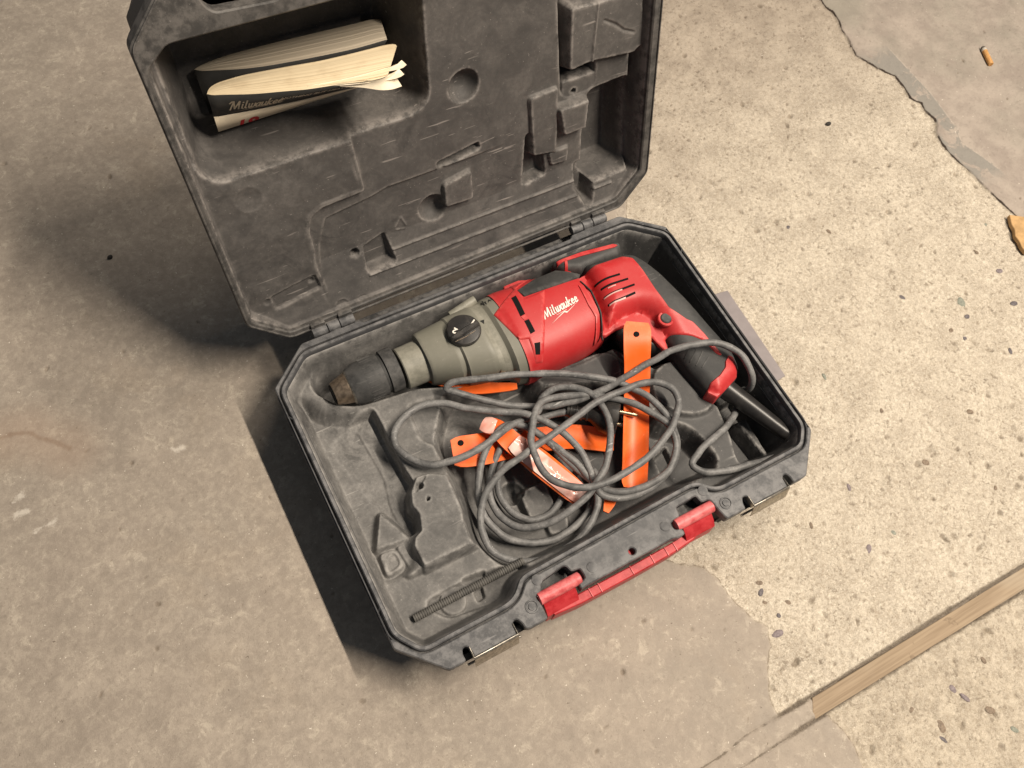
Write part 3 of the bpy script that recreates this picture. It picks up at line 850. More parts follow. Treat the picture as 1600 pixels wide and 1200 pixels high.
def tray_height(X, Y):
    h = np.full(X.shape, 0.0480)
    h = h + (fbm(X * 22, Y * 22, 2) - 0.4) * 0.0016
    # shelf in front with the rod groove
    h = feat(h, X, Y, [(-0.2209, -0.0338), (-0.1906, -0.0817), (-0.122, -0.0814), (-0.0993, -0.1041), (-0.0868, -0.1296), (-0.2202, -0.1447), (-0.2293, -0.0958)], 0.0370, 3.0, 0.004)
    # wide trough on the left
    h = feat(h, X, Y, [(-0.2186, 0.13), (-0.2043, 0.101), (-0.1814, 0.0897), (-0.1733, 0.0826), (-0.1705, 0.0203), (-0.1679, 0.0021), (-0.1756, -0.0351), (-0.1858, -0.0397), (-0.1871, -0.0626), (-0.1949, -0.0695), (-0.2079, -0.0689), (-0.2201, -0.0525), (-0.2165, 0.0084), (-0.2185, 0.0833)], 0.0300, 1.3, 0.006, False, 0.012)
    h = feat(h, X, Y, [(-0.2014, 0.0757), (-0.1742, 0.0809), (-0.1704, 0.024), (-0.1778, -0.0104), (-0.1762, -0.0363), (-0.1846, -0.0369), (-0.1842, -0.0036)], 0.0270, 1.2, 0.004, False, 0.006)
    h = feat(h, X, Y, [(-0.1783, 0.0876), (-0.1532, 0.0871), (-0.1523, 0.0195), (-0.1506, 0.0022), (-0.1606, -0.0406), (-0.1726, -0.043), (-0.179, -0.004)], 0.0285, 5.0, 0.0012, False, 0.003)
    # block with the smooth worn top
    h = feat(h, X, Y, [(-0.1539, -0.0092), (-0.143, 0.0011), (-0.1303, -0.0009), (-0.1168, -0.0098), (-0.1218, -0.0791), (-0.1731, -0.0786), (-0.1735, -0.0576), (-0.1694, -0.0516), (-0.1612, -0.0482), (-0.1561, -0.0321), (-0.1583, -0.0212)], 0.0560, 3.5, 0.0012, True, 0.0015)
    h = dome(h, X, Y, [(-0.1443, -0.0073)][0], 0.0036, 0.010, 0.6)
    h = dome(h, X, Y, [(-0.143, -0.0229)][0], 0.0019, 0.008, 0.6)
    h = feat(h, X, Y, [(-0.1437, -0.0004), (-0.136, -0.0013), (-0.1454, -0.0082), (-0.1503, -0.0114)], 0.0535, 2.0, 0.0015, False, 0.001)
    # wedge, half round and lump in the trough
    h = feat(h, X, Y, [(-0.1888, -0.0124), (-0.2052, -0.0416), (-0.1749, -0.046)], 0.0425, 2.4, 0.0016, True, 0.001)
    h = feat(h, X, Y, [(-0.1877, -0.0489), (-0.176, -0.0466), (-0.1736, -0.0752), (-0.1844, -0.0758)], 0.0400, 1.8, 0.004, True, 0.002)
    h = feat(h, X, Y, [(-0.2048, -0.0472), (-0.191, -0.0488), (-0.1886, -0.0664), (-0.2069, -0.0691)], 0.0385, 2.0, 0.003, True, 0.004)
    h = feat(h, X, Y, [(-0.2005, -0.0521), (-0.1926, -0.0521), (-0.1924, -0.0631), (-0.2028, -0.0658)], 0.0360, 2.0, 0.002, False, 0.003)
    # middle well under the cord
    well = [(-0.0739, 0.0653), (-0.1034, 0.0281), (-0.1028, -0.0029), (-0.1047, -0.0393), (-0.1128, -0.0785), (-0.1017, -0.108), (-0.0249, -0.1124), (0.1081, -0.1119), (0.1291, -0.1145), (0.1236, -0.0761), (0.0955, -0.0542), (0.0956, -0.0216), (0.0231, 0.0387), (-0.0063, 0.0564)]
    h = feat(h, X, Y, well, 0.0170, 2.8, 0.0025, False, 0.012)
    h = feat(h, X, Y, [(-0.1168, 0.0749), (-0.0838, 0.0684), (-0.0793, 0.0408), (-0.1061, 0.023), (-0.1202, 0.0377)], 0.0430, 1.6, 0.003, False, 0.006)
    h = feat(h, X, Y, [(-0.0557, -0.0509), (-0.0279, -0.0513), (-0.031, -0.0854), (-0.0583, -0.0862)], 0.0290, 2.5, 0.003, True, 0.004)
    h = feat(h, X, Y, [(-0.0435, -0.0791), (-0.0202, -0.0835), (-0.0288, -0.1047), (-0.0469, -0.1006)], 0.0240, 2.5, 0.003, True, 0.004)
    h = dome(h, X, Y, [(-0.0602, -0.0454)][0], 0.012, 0.009, 1.0)
    h = feat(h, X, Y, [(0.0932, -0.079), (0.1083, -0.0744), (0.1059, -0.0908), (0.0911, -0.096)], 0.0080, 5.0, 0.001, False, 0.001)
    # rod groove and round boss
    h = feat(h, X, Y, [(-0.1869, -0.107), (-0.1392, -0.1062), (-0.1222, -0.1089), (-0.0924, -0.1104), (-0.0939, -0.1247), (-0.116, -0.1363), (-0.1734, -0.1277)], 0.0310, 2.6, 0.003, False, 0.008)
    h = feat(h, X, Y, circle(*[(-0.1626, -0.1167)][0], 0.012), 0.0345, 3.0, 0.0015, True, 0)
    h = feat(h, X, Y, [(-0.1405, -0.1179), (-0.1332, -0.117), (-0.1349, -0.1254), (-0.1408, -0.1264)], 0.0255, 3.0, 0.001, False, 0.001)
    h = feat(h, X, Y, [(-0.1454, -0.1047), (-0.126, -0.1066), (-0.1255, -0.1122), (-0.1419, -0.1112)], 0.0275, 3.0, 0.001, False, 0.001)
    # bed of the drill
    h = feat(h, X, Y, [(-0.1838, 0.1447), (-0.1675, 0.1549), (-0.1442, 0.1622), (-0.1036, 0.1675), (-0.0546, 0.175), (0.0161, 0.1826), (0.1093, 0.179), (0.1895, 0.1645), (0.2132, 0.1339), (0.1181, 0.0504), (0.0677, 0.0484), (0.0195, 0.0547), (-0.0585, 0.0816), (-0.0986, 0.0985), (-0.1602, 0.1058), (-0.1824, 0.1198)], 0.0240, 2.6, 0.003, False, 0.01)
    # bed of the grip and the deep corner pocket
    h = feat(h, X, Y, [(0.1074, 0.0584), (0.1926, 0.1344), (0.2189, 0.1125), (0.2289, 0.046), (0.2346, 0.0021), (0.2374, -0.0567), (0.2309, -0.096), (0.1934, -0.0819), (0.1808, -0.0632), (0.1596, -0.019), (0.1337, 0.0195)], 0.0180, 3.0, 0.003, False, 0.01)
    h = feat(h, X, Y, [(0.1844, -0.0628), (0.2262, -0.0618), (0.2503, -0.0779), (0.2509, -0.1333), (0.2325, -0.139), (0.1664, -0.128), (0.1761, -0.1045)], 0.0080, 3.2, 0.003, False, 0.008)
    h = feat(h, X, Y, [(0.1904, -0.0868), (0.2, -0.0866), (0.198, -0.1295), (0.1947, -0.1294)], 0.0300, 6.0, 0.001, True, 0.001)
    h = feat(h, X, Y, circle(*[(-0.1763, 0.136)][0], 0.0105, 24), 0.0100, 4.0, 0.0015, False, 0)
    # swellings that hold the drill
    h = feat(h, X, Y, [(0.1292, -0.0024), (0.1554, 0.0001), (0.1644, -0.0211), (0.1674, -0.0653), (0.1421, -0.0642), (0.1227, -0.0499), (0.1131, -0.0275)], 0.0540, 2.4, 0.006, True, 0.012)
    h = feat(h, X, Y, [(0.0139, 0.0455), (0.0922, 0.0429), (0.1064, 0.0293), (0.0938, 0.0036), (0.0492, 0.0235), (0.0175, 0.0356)], 0.0490, 2.0, 0.006, True, 0.01)
    # side walls
    d_in = -sdf(X, Y, IN_F)
    h = smax(h, np.where(d_in > 0.02, -1, 0.066 - 3.4 * (d_in - 0.0012)), 0.003)
    return np.clip(h, 0.006, 0.0685)

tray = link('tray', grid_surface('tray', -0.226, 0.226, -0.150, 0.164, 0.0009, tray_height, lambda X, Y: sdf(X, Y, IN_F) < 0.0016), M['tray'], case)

# outside walls of the lower half
def shell_loft(poly, prof):
    secs = []
    for d, z in prof:
        secs.append(np.array([(x, y, z) for x, y in (offset(poly, d) if d else poly)]))
    return secs
link('lower_shell', loft(shell_loft(SHELL, [(-0.014, 0.0), (-0.010, 0.0035), (-0.0075, 0.050), (-0.0070, 0.0600), (-0.0015, 0.0615), (-0.0005, 0.0640), (-0.0006, 0.0655)]), 'start', 30), M['shell'], tray)

def slot(cx0, cy0, cx1, cy1, w, n=6):
    """rounded slot outline between two points"""
    a = Vector((cx0, cy0)); b = Vector((cx1, cy1)); d = (b - a).normalized(); nrm = Vector((-d.y, d.x))
    out = []
    for k in range(n + 1):
        t = math.pi * (0.5 + k / n); out.append(tuple(a + (d * math.cos(t) + nrm * math.sin(t)) * w / 2))
    for k in range(n + 1):
        t = math.pi * (-0.5 + k / n); out.append(tuple(b + (d * math.cos(t) + nrm * math.sin(t)) * w / 2))
    return out

# upper face of the lower half: outline with the latch notches and the handle openings
def front_notches(poly):
    out = []
    pts = [(-0.195, -0.173),
           (-0.1790, -0.173), (-0.1795, -0.1665), (-0.1775, -0.1620), (-0.1735, -0.1620), (-0.1720, -0.1650), (-0.1712, -0.1735), (-0.1300, -0.1735), (-0.1293, -0.1650), (-0.1278, -0.1620), (-0.1240, -0.1620), (-0.1215, -0.1665), (-0.1205, -0.1730),
           (-0.1165, -0.1745), (-0.0990, -0.1745), (-0.0985, -0.1615), (-0.1000, -0.1530), (-0.0925, -0.1510), (-0.0895, -0.1435), (-0.0640, -0.1400), (-0.0612, -0.1425), (-0.0600, -0.1480), (-0.0512, -0.1492), (-0.0512, -0.1590), (-0.0600, -0.1612), (-0.0590, -0.1665), (-0.0560, -0.1655), (0.0420, -0.1650), (0.0470, -0.1672), (0.0545, -0.1665), (0.0540, -0.1605), (0.0470, -0.1590), (0.0470, -0.1515), (0.0588, -0.1500), (0.0600, -0.1410), (0.0838, -0.1400), (0.0850, -0.1480), (0.0940, -0.1492), (0.0955, -0.1600), (0.0985, -0.1730), (0.1165, -0.1730),
           (0.1205, -0.1730), (0.1215, -0.1665), (0.1240, -0.1620), (0.1278, -0.1620), (0.1293, -0.1650), (0.1300, -0.1735), (0.1712, -0.1735), (0.1720, -0.1650), (0.1735, -0.1620), (0.1775, -0.1620), (0.1795, -0.1665), (0.1790, -0.173),
           (0.195, -0.173)]
    rest = [(0.230, -0.1355), (0.230, 0.138), (0.1885, 0.173), (0.126, 0.173), (0.123, 0.1692), (-0.123, 0.1692), (-0.126, 0.173), (-0.1885, 0.173), (-0.230, 0.138), (-0.230, -0.1355)]
    return [side_step(q) for q in densify(fillet(pts + rest, 0.0022, 2), 0.006)]
RIM_OUT = front_notches(OUTER)
hole_l = fillet([(-0.0895, -0.1435), (-0.0640, -0.1400), (-0.0610, -0.1425), (-0.0600, -0.1480), (-0.0512, -0.1492), (-0.0512, -0.1580), (-0.0595, -0.1590), (-0.0990, -0.1605), (-0.1000, -0.1520), (-0.0925, -0.1505)], 0.0012, 2)
hole_r = fillet([(0.0600, -0.1410), (0.0838, -0.1400), (0.0850, -0.1480), (0.0940, -0.1492), (0.0950, -0.1605), (0.0480, -0.1595), (0.0470, -0.1515), (0.0588, -0.1500)], 0.0012, 2)
lip_out = offset(IN_F, 0.0052)
rim_hole = offset(IN_F, 0.0066)
rim_plate = plate(RIM_OUT, 0.0625, 0.0750, [rim_hole, circle(0.0, -0.1577, 0.0034, 18)], 0.0010)
rim = link('rim', rim_plate, M['rim'], tray)
# sealing lip round the cavity and the channel beside it
lip_secs = []
n_ = len(IN_F)
for d, z in ((-0.0004, 0.0640), (0.0002, 0.0735), (0.0010, 0.0752), (0.0034, 0.0754), (0.0044, 0.0742), (0.0050, 0.0640)):
    lip_secs.append(np.array([(x, y, z) for x, y in offset(IN_F, d)]))
link('sealing_lip', loft(lip_secs, False, 30), M['rim'], tray)
link('seal_channel', plate(offset(IN_F, 0.0090), 0.0630, 0.0690, [offset(IN_F, 0.0040)], 0.0004), M['shell'], tray)
# backing below the front opening so that the cut-outs look into a dark box
link('front_box', plate([(-0.105, -0.1590), (0.105, -0.1590), (0.105, -0.134), (-0.105, -0.134)], 0.050, 0.0535, (), 0.0005), M['shell'], tray)

for (x, y) in ((-0.0915, -0.1404), (-0.0410, -0.1533), (0.0405, -0.1517), (0.0925, -0.1392)):
    link('rivet', lathe([(0, 0.0050), (0.0006, 0.0049), (0.0009, 0.0042), (0.0010, 0.0)], (x, y, 0.0749), (0, 0, 1), 24), M['rim'], tray)
for (x, y) in ((-0.1071, -0.1590), (0.1059, -0.1595)):
    link('screw_boss', join([lathe([(0, 0.0064), (0.0010, 0.0060), (0.0011, 0.0050), (0.0003, 0.0046)], (x, y, 0.0748), (0, 0, 1), 24, False),
                             lathe([(0, 0.0034), (0.0012, 0.0032), (0.0014, 0.0)], (x, y, 0.0748), (0, 0, 1), 20)]), M['rim'], tray)

# latches: bent sheet metal round a plastic tongue
def latch(sx):
    xm = sx * 0.1506
    w = 0.0206
    t = 0.0010
    front = loft([np.array([(xm - w - 0.001, y, z), (xm + w + 0.001, y, z), (xm + w + 0.001, y - t, z - t * 0.4), (xm - w - 0.001, y - t, z - t * 0.4)])
                  for y, z in ((-0.1742, 0.0756), (-0.1750, 0.0745), (-0.1768, 0.0660), (-0.1788, 0.0580), (-0.1786, 0.0560))], True, 25)
    sides = [box((xm + s * (w + 0.0008), -0.1690, 0.0722), (t * 0.9, 0.0105, 0.0066), 0, 0.0003) for s in (-1, 1)]
    l = link('latch', join([front] + sides), M['steel'], case)
    link('hinge_pin', lathe([(-w - 0.006, 0.0012), (w + 0.006, 0.0012)], (xm, -0.1745, 0.0500), (1, 0, 0), 10), M['steel'], l)
    link('bright_edge', tube([Vector((xm - w - 0.0008, -0.1640, 0.0754)), Vector((xm - w - 0.0008, -0.1742, 0.0760)), Vector((xm + w + 0.0008, -0.1742, 0.0760)), Vector((xm + w + 0.0008, -0.1640, 0.0754))], 0.0007, 8), M['steel'], l)
    link('tongue', box((xm, -0.1690, 0.0725), (2 * w - 0.0012, 0.0096, 0.0036), 0, 0.0006), M['rim'], l)
    return l
latch(-1); latch(1)

# red carrying handle, folded down in front
handle = link('carry_handle', loft([np.array([(x, y + dy, z) for dy, z in ((0.0044, 0.0590), (0.0044, 0.0330), (-0.0046, 0.0330), (-0.0046, 0.0590), (-0.0036, 0.0602), (0.0034, 0.0602))])
    for x, y in ((-0.0890, -0.1690), (-0.0620, -0.1712), (-0.0400, -0.1714), (0.0, -0.1716), (0.0400, -0.1710), (0.0640, -0.1690), (0.0900, -0.1610))], True, 30), M['handle_red'], case)
for s, x0, x1, y0 in ((-1, -0.0985, -0.0545, -0.1560), (1, 0.0500, 0.0940, -0.1555)):
    link('pivot', lathe([(0, 0.0040), (0.0010, 0.0058), (abs(x1 - x0) - 0.0012, 0.0058), (abs(x1 - x0), 0.0040)], (x0, y0, 0.0722), (1, 0, 0), 24), M['pivot_red'], handle)
    xm = -0.0790 if s < 0 else 0.0735
    link('arm', loft([np.array([(xm + dx, y + dy, z) for dx, dy in ((-0.0165, 0.003), (-0.0165, -0.003), (0.0165, -0.003), (0.0165, 0.003))])
                      for y, z in ((-0.1575, 0.0700), (-0.1640, 0.0660), (-0.1690, 0.0600), (-0.1700, 0.0400))], True, 30), M['handle_red'], handle)
for x in (-0.050, -0.040, -0.005, 0.018, 0.034, 0.044):
    link('grip_rib', box((x, -0.1712, 0.0604), (0.0010, 0.0088, 0.0014), 0, 0.0002), M['pivot_red'], handle)
link('back_plate', box((0.0, -0.1590, 0.0650), (0.012, 0.010, 0.004), 0, 0.0005), M['handle_red'], handle)

# ------------------------------------------------------------------ lid, opened to 106.5 degrees
TH = math.radians(106.493)
LO = Vector((0, 0.182485, 0.075)); LVv = Vector((0, -math.cos(TH), math.sin(TH))); LN = Vector((0, math.sin(TH), math.cos(TH)))
def lid_map(co):
    """(u, v, depth) -> scene; depth is away from the tray"""
    return np.stack([co[:, 0], LO.y + LVv.y * co[:, 1] + LN.y * co[:, 2], LO.z + LVv.z * co[:, 1] + LN.z * co[:, 2]], -1)
def lid_point(u, v, d): return Vector((u, LO.y + LVv.y * v + LN.y * d, LO.z + LVv.z * v + LN.z * d))
def flip(me):
    """flat slabs are built with the top towards +z; in the lid the top has to face the tray (depth = -z)"""
    return map_mesh(me, lambda c: lid_map(np.stack([c[:, 0], c[:, 1], -c[:, 2]], -1)))

LID_OUT = fillet([(-0.1955, 0.0), (0.1955, 0.0), (0.230, 0.0350), (0.230, 0.3130), (0.1955, 0.3477), (-0.1955, 0.3477), (-0.230, 0.3130), (-0.230, 0.0350)], 0.006, 3)
LID_IN = fillet([(-0.193, 0.0080), (0.190, 0.0120), (0.2195, 0.0400), (0.2195, 0.2850), (0.200, 0.3020), (-0.205, 0.3085), (-0.2235, 0.2940), (-0.2235, 0.0380)], 0.005, 3)

def lid_depth(X, Y):
    g = 0.0180 + 0.0085 * np.clip((X - 0.02) / 0.12, 0, 1) + (fbm(X * 20 + 5, Y * 20, 2) - 0.4) * 0.0014
    h = -g
    # lower panel set back a little
    h = feat(h, X, Y, [(-0.1365, 0.0843), (-0.1256, 0.1081), (-0.079, 0.1136), (-0.0617, 0.1178), (0.0816, 0.1176), (0.0851, 0.0687), (0.1524, 0.0679), (0.1872, 0.0081), (-0.0058, 0.0194), (-0.147, 0.0329)], -0.0208, 3, 0.0012, False, 0.002)
    # sloping strip towards the hinge with its rails
    vv = Y
    h = np.maximum(h, -0.0215 + np.clip((0.066 - vv) / 0.056, 0, 1) * 0.0145)
    for v0, w in ((0.030, 0.0022), (0.047, 0.0018)):
        h = h + 0.0022 * np.clip(1 - np.abs(vv - v0) / w, 0, 1) * ((X > -0.10) & (X < 0.19))
    # big raised block on the lower left
    h = feat(h, X, Y, [(-0.2274, 0.2104), (-0.2202, 0.2015), (-0.0875, 0.1991), (-0.0847, 0.1272), (-0.1278, 0.1254), (-0.1399, 0.1189), (-0.1451, 0.1032), (-0.145, 0.083), (-0.1481, 0.0651), (-0.145, 0.0367), (-0.1432, 0.0092), (-0.1924, -0.0383), (-0.256, -0.0015), (-0.2533, 0.1151)], -0.0125 , 3.2, 0.0016, True, 0.004)
    h = h + np.where(sdf(X, Y, [(-0.2202, 0.2015), (-0.0875, 0.1991), (-0.0847, 0.1272), (-0.1278, 0.1254), (-0.1399, 0.1189), (-0.1451, 0.1032), (-0.145, 0.083), (-0.1481, 0.0651), (-0.1432, 0.0092), (-0.201, -0.0186), (-0.2352, 0.0237)]) < -0.004, (fbm(X * 34, Y * 34, 3) - 0.45) * 0.0034, 0)
    h = dome(h, X, Y, [(-0.1866, 0.1583)][0], 0.012, 0.0016, 1.5)
    h = feat(h, X, Y, [(-0.1983, 0.0473), (-0.1522, 0.0541), (-0.1502, 0.0379), (-0.1965, 0.0308)], -0.0155, 3, 0.0012, False, 0.002)
    h = dome(h, X, Y, [(-0.1352, 0.0093)][0], 0.0066, 0.0018, 0.8)
    h = dome(h, X, Y, [(-0.113, 0.0044)][0], 0.0078, 0.0022, 0.8)
    h = dome(h, X, Y, [(-0.1565, 0.0477)][0], 0.003, 0.003, 1)
    h = dome(h, X, Y, [(-0.2027, 0.0435)][0], 0.004, 0.0016, 1)
    # pocket for the manuals, stepped on its left side
    h = feat(h, X, Y, [(-0.2155, 0.206), (-0.022, 0.206), (-0.016, 0.300), (-0.2155, 0.300)], -0.0150, 4, 0.001, False, 0.003)
    h = feat(h, X, Y, [(-0.207, 0.2035), (-0.024, 0.2035), (-0.018, 0.300), (-0.207, 0.300)], -0.0330, 4, 0.001, False, 0.003)
    h = feat(h, X, Y, [(-0.198, 0.2015), (-0.025, 0.2015), (-0.019, 0.298), (-0.198, 0.298)], -0.0930, 4, 0.001, False, 0.003)
    # ribs on the ledge below the manuals
    # round dimples
    h = dome(h, X, Y, [(0.0276, 0.1937)][0], 0.0158, 0.0125, 1.3)
    h = dome(h, X, Y, [(-0.0188, 0.075)][0], 0.0150, 0.0115, 1.3)
    # square stud, slot, step
    h = feat(h, X, Y, [(-0.0051, 0.0994), (0.025, 0.105), (0.024, 0.0729), (-0.0062, 0.0741)], -0.0150, 4, 0.0014, True, 0.003)
    h = feat(h, X, Y, [(-0.0071, 0.1243), (0.0359, 0.1302), (0.0369, 0.1256), (-0.0063, 0.1197)], -0.0270, 4, 0.0006, False, 0.001)
    h = feat(h, X, Y, [(-0.0961, 0.0593), (-0.074, 0.066), (-0.0712, 0.0355), (-0.0971, 0.0344)], -0.0260, 4, 0.001, False, 0.001)
    h = dome(h, X, Y, [(-0.1069, 0.0575)][0], 0.0042, 0.012, 0.7)
    # nest of blocks on the right
    h = feat(h, X, Y, [(0.0929, 0.1169), (0.104, 0.1167), (0.1086, 0.0673), (0.0867, 0.0644)], -0.0345, 4, 0.001, False, 0.001)
    h = feat(h, X, Y, [(0.1382, 0.2421), (0.163, 0.2381), (0.1608, 0.1545), (0.1406, 0.1539)], -0.0620, 4, 0.001, False, 0.002)
    h = feat(h, X, Y, [(0.0951, 0.1591), (0.1257, 0.1606), (0.1229, 0.0902), (0.0965, 0.0954)], -0.0170, 4, 0.0014, True, 0.002)
    h = feat(h, X, Y, [(0.1329, 0.1615), (0.2125, 0.1605), (0.2195, 0.1195), (0.2125, 0.0437), (0.1624, 0.0527), (0.1341, 0.0731)], -0.0225, 4, 0.0012, True, 0.003)
    h = feat(h, X, Y, [(0.1254, 0.1393), (0.1587, 0.1395), (0.1594, 0.111), (0.1298, 0.1104)], -0.0110, 4, 0.0016, True, 0.003)
    h = feat(h, X, Y, [(0.1149, 0.0897), (0.138, 0.0904), (0.1365, 0.0738), (0.1178, 0.0753)], -0.0180, 4, 0.001, True, 0.002)
    h = feat(h, X, Y, [(0.138, 0.2366), (0.161, 0.235), (0.214, 0.2339), (0.219, 0.1766), (0.2041, 0.1758), (0.1592, 0.1808), (0.1364, 0.1781)], -0.0120, 4, 0.0016, True, 0.003)
    h = h + 0.0020 * np.clip(1 - np.abs(line_dist(X, Y, [(0.1662, 0.2404), (0.1636, 0.2145), (0.1605, 0.1802)])[0]) / 0.0018, 0, 1)
    h = h - 0.0018 * np.clip(1 - np.abs(line_dist(X, Y, [(0.1734, 0.2166), (0.1857, 0.2095), (0.1956, 0.2011), (0.2069, 0.196)])[0]) / 0.0020, 0, 1)
    h = feat(h, X, Y, [(0.1688, 0.1361), (0.2056, 0.1384), (0.2047, 0.0483), (0.1633, 0.0474), (0.1652, 0.1006)], -0.0580, 4, 0.0012, False, 0.003)
    h = feat(h, X, Y, [(0.2165, 0.1707), (0.2367, 0.1689), (0.2426, 0.0185), (0.2195, 0.0239)], -0.0500, 4, 0.001, False, 0.002)
    h = dome(h, X, Y, [(0.1461, 0.1484)][0], 0.0026, 0.020, 0.6)
    h = feat(h, X, Y, [(0.1485, 0.063), (0.1549, 0.0631), (0.1627, 0.0361), (0.1588, 0.0187), (0.1479, 0.0368)], -0.0330, 4, 0.001, False, 0.001)
    h = feat(h, X, Y, [(0.0806, 0.0263), (0.1487, 0.0279), (0.1505, 0.0203), (0.0857, 0.0172)], -0.0260, 3, 0.0015, True, 0.001)
    for a, b in (((614, 350), (621, 336)), ((623, 335), (631, 347)), ((629, 352), (616, 354))):
        p = [[(-0.061, 0.0689), (-0.0546, 0.0774), (-0.0532, 0.0776), (-0.0495, 0.0664), (-0.0514, 0.0632), (-0.0602, 0.0653)][k] for k in ({(614, 350): (0, 1), (623, 335): (2, 3), (629, 352): (4, 5)}[a])]
        h = h + 0.0012 * np.clip(1 - line_dist(X, Y, p)[0] / 0.0014, 0, 1)
    d_in = -sdf(X, Y, LID_IN)
    h = smax(h, np.where(d_in > 0.024, -1, -0.0050 - 5.0 * (d_in - 0.0010)), 0.0025)
    return np.clip(h, -0.098, -0.0042)
def lid_post(V): return lid_map(np.stack([V[:, 0], V[:, 1], -V[:, 2]], -1))
lid = link('lid', grid_surface('lid', -0.2245, 0.2215, 0.006, 0.334, 0.0009, lid_depth, lambda X, Y: sdf(X, Y, LID_IN) < 0.0016, lid_post), M['lid'], case)
lid_rim_hole = offset(LID_IN, 0.0004)
link('lid_rim', flip(plate(densify(fillet([(-0.1955, 0.0), (-0.126, 0.0), (-0.123, 0.0040), (0.123, 0.0040), (0.126, 0.0), (0.1955, 0.0), (0.230, 0.0350), (0.230, 0.3130), (0.1955, 0.3477), (0.172, 0.3477), (0.172, 0.3360), (0.168, 0.3200), (0.118, 0.3180), (0.114, 0.3360), (0.114, 0.3477), (-0.114, 0.3477), (-0.114, 0.3300), (-0.1175, 0.3180), (-0.1665, 0.3215), (-0.1725, 0.3300), (-0.1735, 0.3477), (-0.1955, 0.3477), (-0.230, 0.3130), (-0.230, 0.0350)], 0.005, 3), 0.01), -0.0130, 0.0, [lid_rim_hole], 0.0012)), M['lid_rim'], lid)
_s = [(0.0, -0.0125), (-0.0006, -0.0155), (-0.0060, -0.0165), (-0.0085, -0.060), (-0.020, -0.1000), (-0.024, -0.1020)]
_secs = [np.array([(x, y, z) for x, y in offset(LID_OUT, d)]) for d, z in _s]
link('lid_shell', flip(loft(_secs, 'end', 30)), M['shell'], lid)
# low bead round the rim
_secs = [np.array([(x, y, z) for x, y in offset(LID_OUT, d)]) for d, z in ((-0.0010, -0.0004), (-0.0012, 0.0012), (-0.0022, 0.0014), (-0.0030, -0.0004))]
link('rim_bead', flip(loft(_secs, False, 30)), M['lid_rim'], lid)

# hinges
def hinge(xs_):
    for i, (x0, x1) in enumerate(xs_):
        par = lid if i % 2 == 0 else tray
        link('hinge_knuckle', lathe([(0, 0.0046), (0.0004, 0.0052), (x1 - x0 - 0.0008, 0.0052), (x1 - x0 - 0.0004, 0.0046)], (x0, 0.1792, 0.0735), (1, 0, 0), 20), M['rim'], par)
        if i % 2 == 0:
            link('hinge_leaf', box(((x0 + x1) / 2, 0.1835, 0.0775), (x1 - x0 - 0.001, 0.0050, 0.0110), 0, 0.001), M['lid_rim'], par)
        else:
            link('hinge_leaf', box(((x0 + x1) / 2, 0.1745, 0.0700), (x1 - x0 - 0.001, 0.0080, 0.0060), 0, 0.001), M['rim'], par)
hinge([(-0.1740, -0.1580), (-0.1578, -0.1450), (-0.1448, -0.1290)])
hinge([(0.1290, 0.1430), (0.1432, 0.1560), (0.1562, 0.1740)])
link('hinge_wall', box((0.0, 0.1790, 0.0400), (0.330, 0.013, 0.030), 0, 0.001), M['shell'], tray)
for x in (0.085, 0.118):
    link('screw_hole', lathe([(0, 0.0046), (0.0010, 0.0044), (0.0012, 0.0026), (0.0002, 0.0020)], (x, 0.1770, 0.0549), (0, 0, 1), 20), M['rim'], tray)

# ================================================================== POWER DRILL lying on its side in the tray
ZC = 0.056
drill = empty('power_drill', (0.0, 0.095, 0.0), 'red and grey corded power drill with black chuck lying in the case tray', 'drill')

def interp(tab, x):
    t = np.array(tab); return [np.interp(x, t[:, 0], t[:, k]) for k in range(1, t.shape[1])]
# x, y of the two flanks at axis height, half thickness
GEAR = [(-0.0840, 0.0865, 0.1385, 0.0262), (-0.0820, 0.0850, 0.1395, 0.0275), (-0.0560, 0.0735, 0.1415, 0.0310), (-0.0515, 0.0740, 0.1418, 0.0312), (-0.0495, 0.0690, 0.1430, 0.0334),
        (-0.0250, 0.0615, 0.1442, 0.0352), (-0.0225, 0.0610, 0.1444, 0.0350), (-0.0150, 0.0580, 0.1448, 0.0318), (-0.0085, 0.0550, 0.1452, 0.0322), (-0.0045, 0.0480, 0.1458, 0.0360), (0.0100, 0.0445, 0.1465, 0.0374), (0.0300, 0.0440, 0.1460, 0.0375)]
BODY = [(0.0050, 0.0440, 0.1472, 0.0380), (0.0120, 0.0435, 0.1474, 0.0386), (0.0600, 0.0438, 0.1440, 0.0390), (0.0700, 0.0445, 0.1425, 0.0386), (0.0880, 0.0470, 0.1400, 0.0382), (0.0965, 0.0490, 0.1380, 0.0376), (0.0980, 0.0510, 0.1360, 0.0355)]
EXPN = 2.5
def sup(y0, y1, hz, n=56, e=EXPN):
    t = np.linspace(0, 2 * np.pi, n, endpoint=False)
    c, s = np.cos(t), np.sin(t)
    k = 2.0 / e
    return (0.5 * (y0 + y1) + 0.5 * (y1 - y0) * np.sign(c) * np.abs(c) ** k, ZC + hz * np.sign(s) * np.abs(s) ** k)
def barrel(tab, dx=0.003):
    xs_ = sorted(set(list(np.arange(tab[0][0], tab[-1][0], dx)) + [r[0] for r in tab]))
    out = []
    for x in xs_:
        a, b, h = interp(tab, x)
        y, z = sup(a, b, h)
        out.append(np.stack([np.full_like(y, x), y, z], -1))
    return loft(out, True, 28)
def top_of(tab):
    def fn(x, y):
        a, b, h = interp(tab, x)
        q = np.clip(np.abs((y - 0.5 * (a + b)) / (0.5 * (b - a))), 0, 1)
        return ZC + h * (1 - q ** EXPN) ** (1 / EXPN)
    return fn
gear_top = top_of(GEAR); body_top = top_of(BODY)
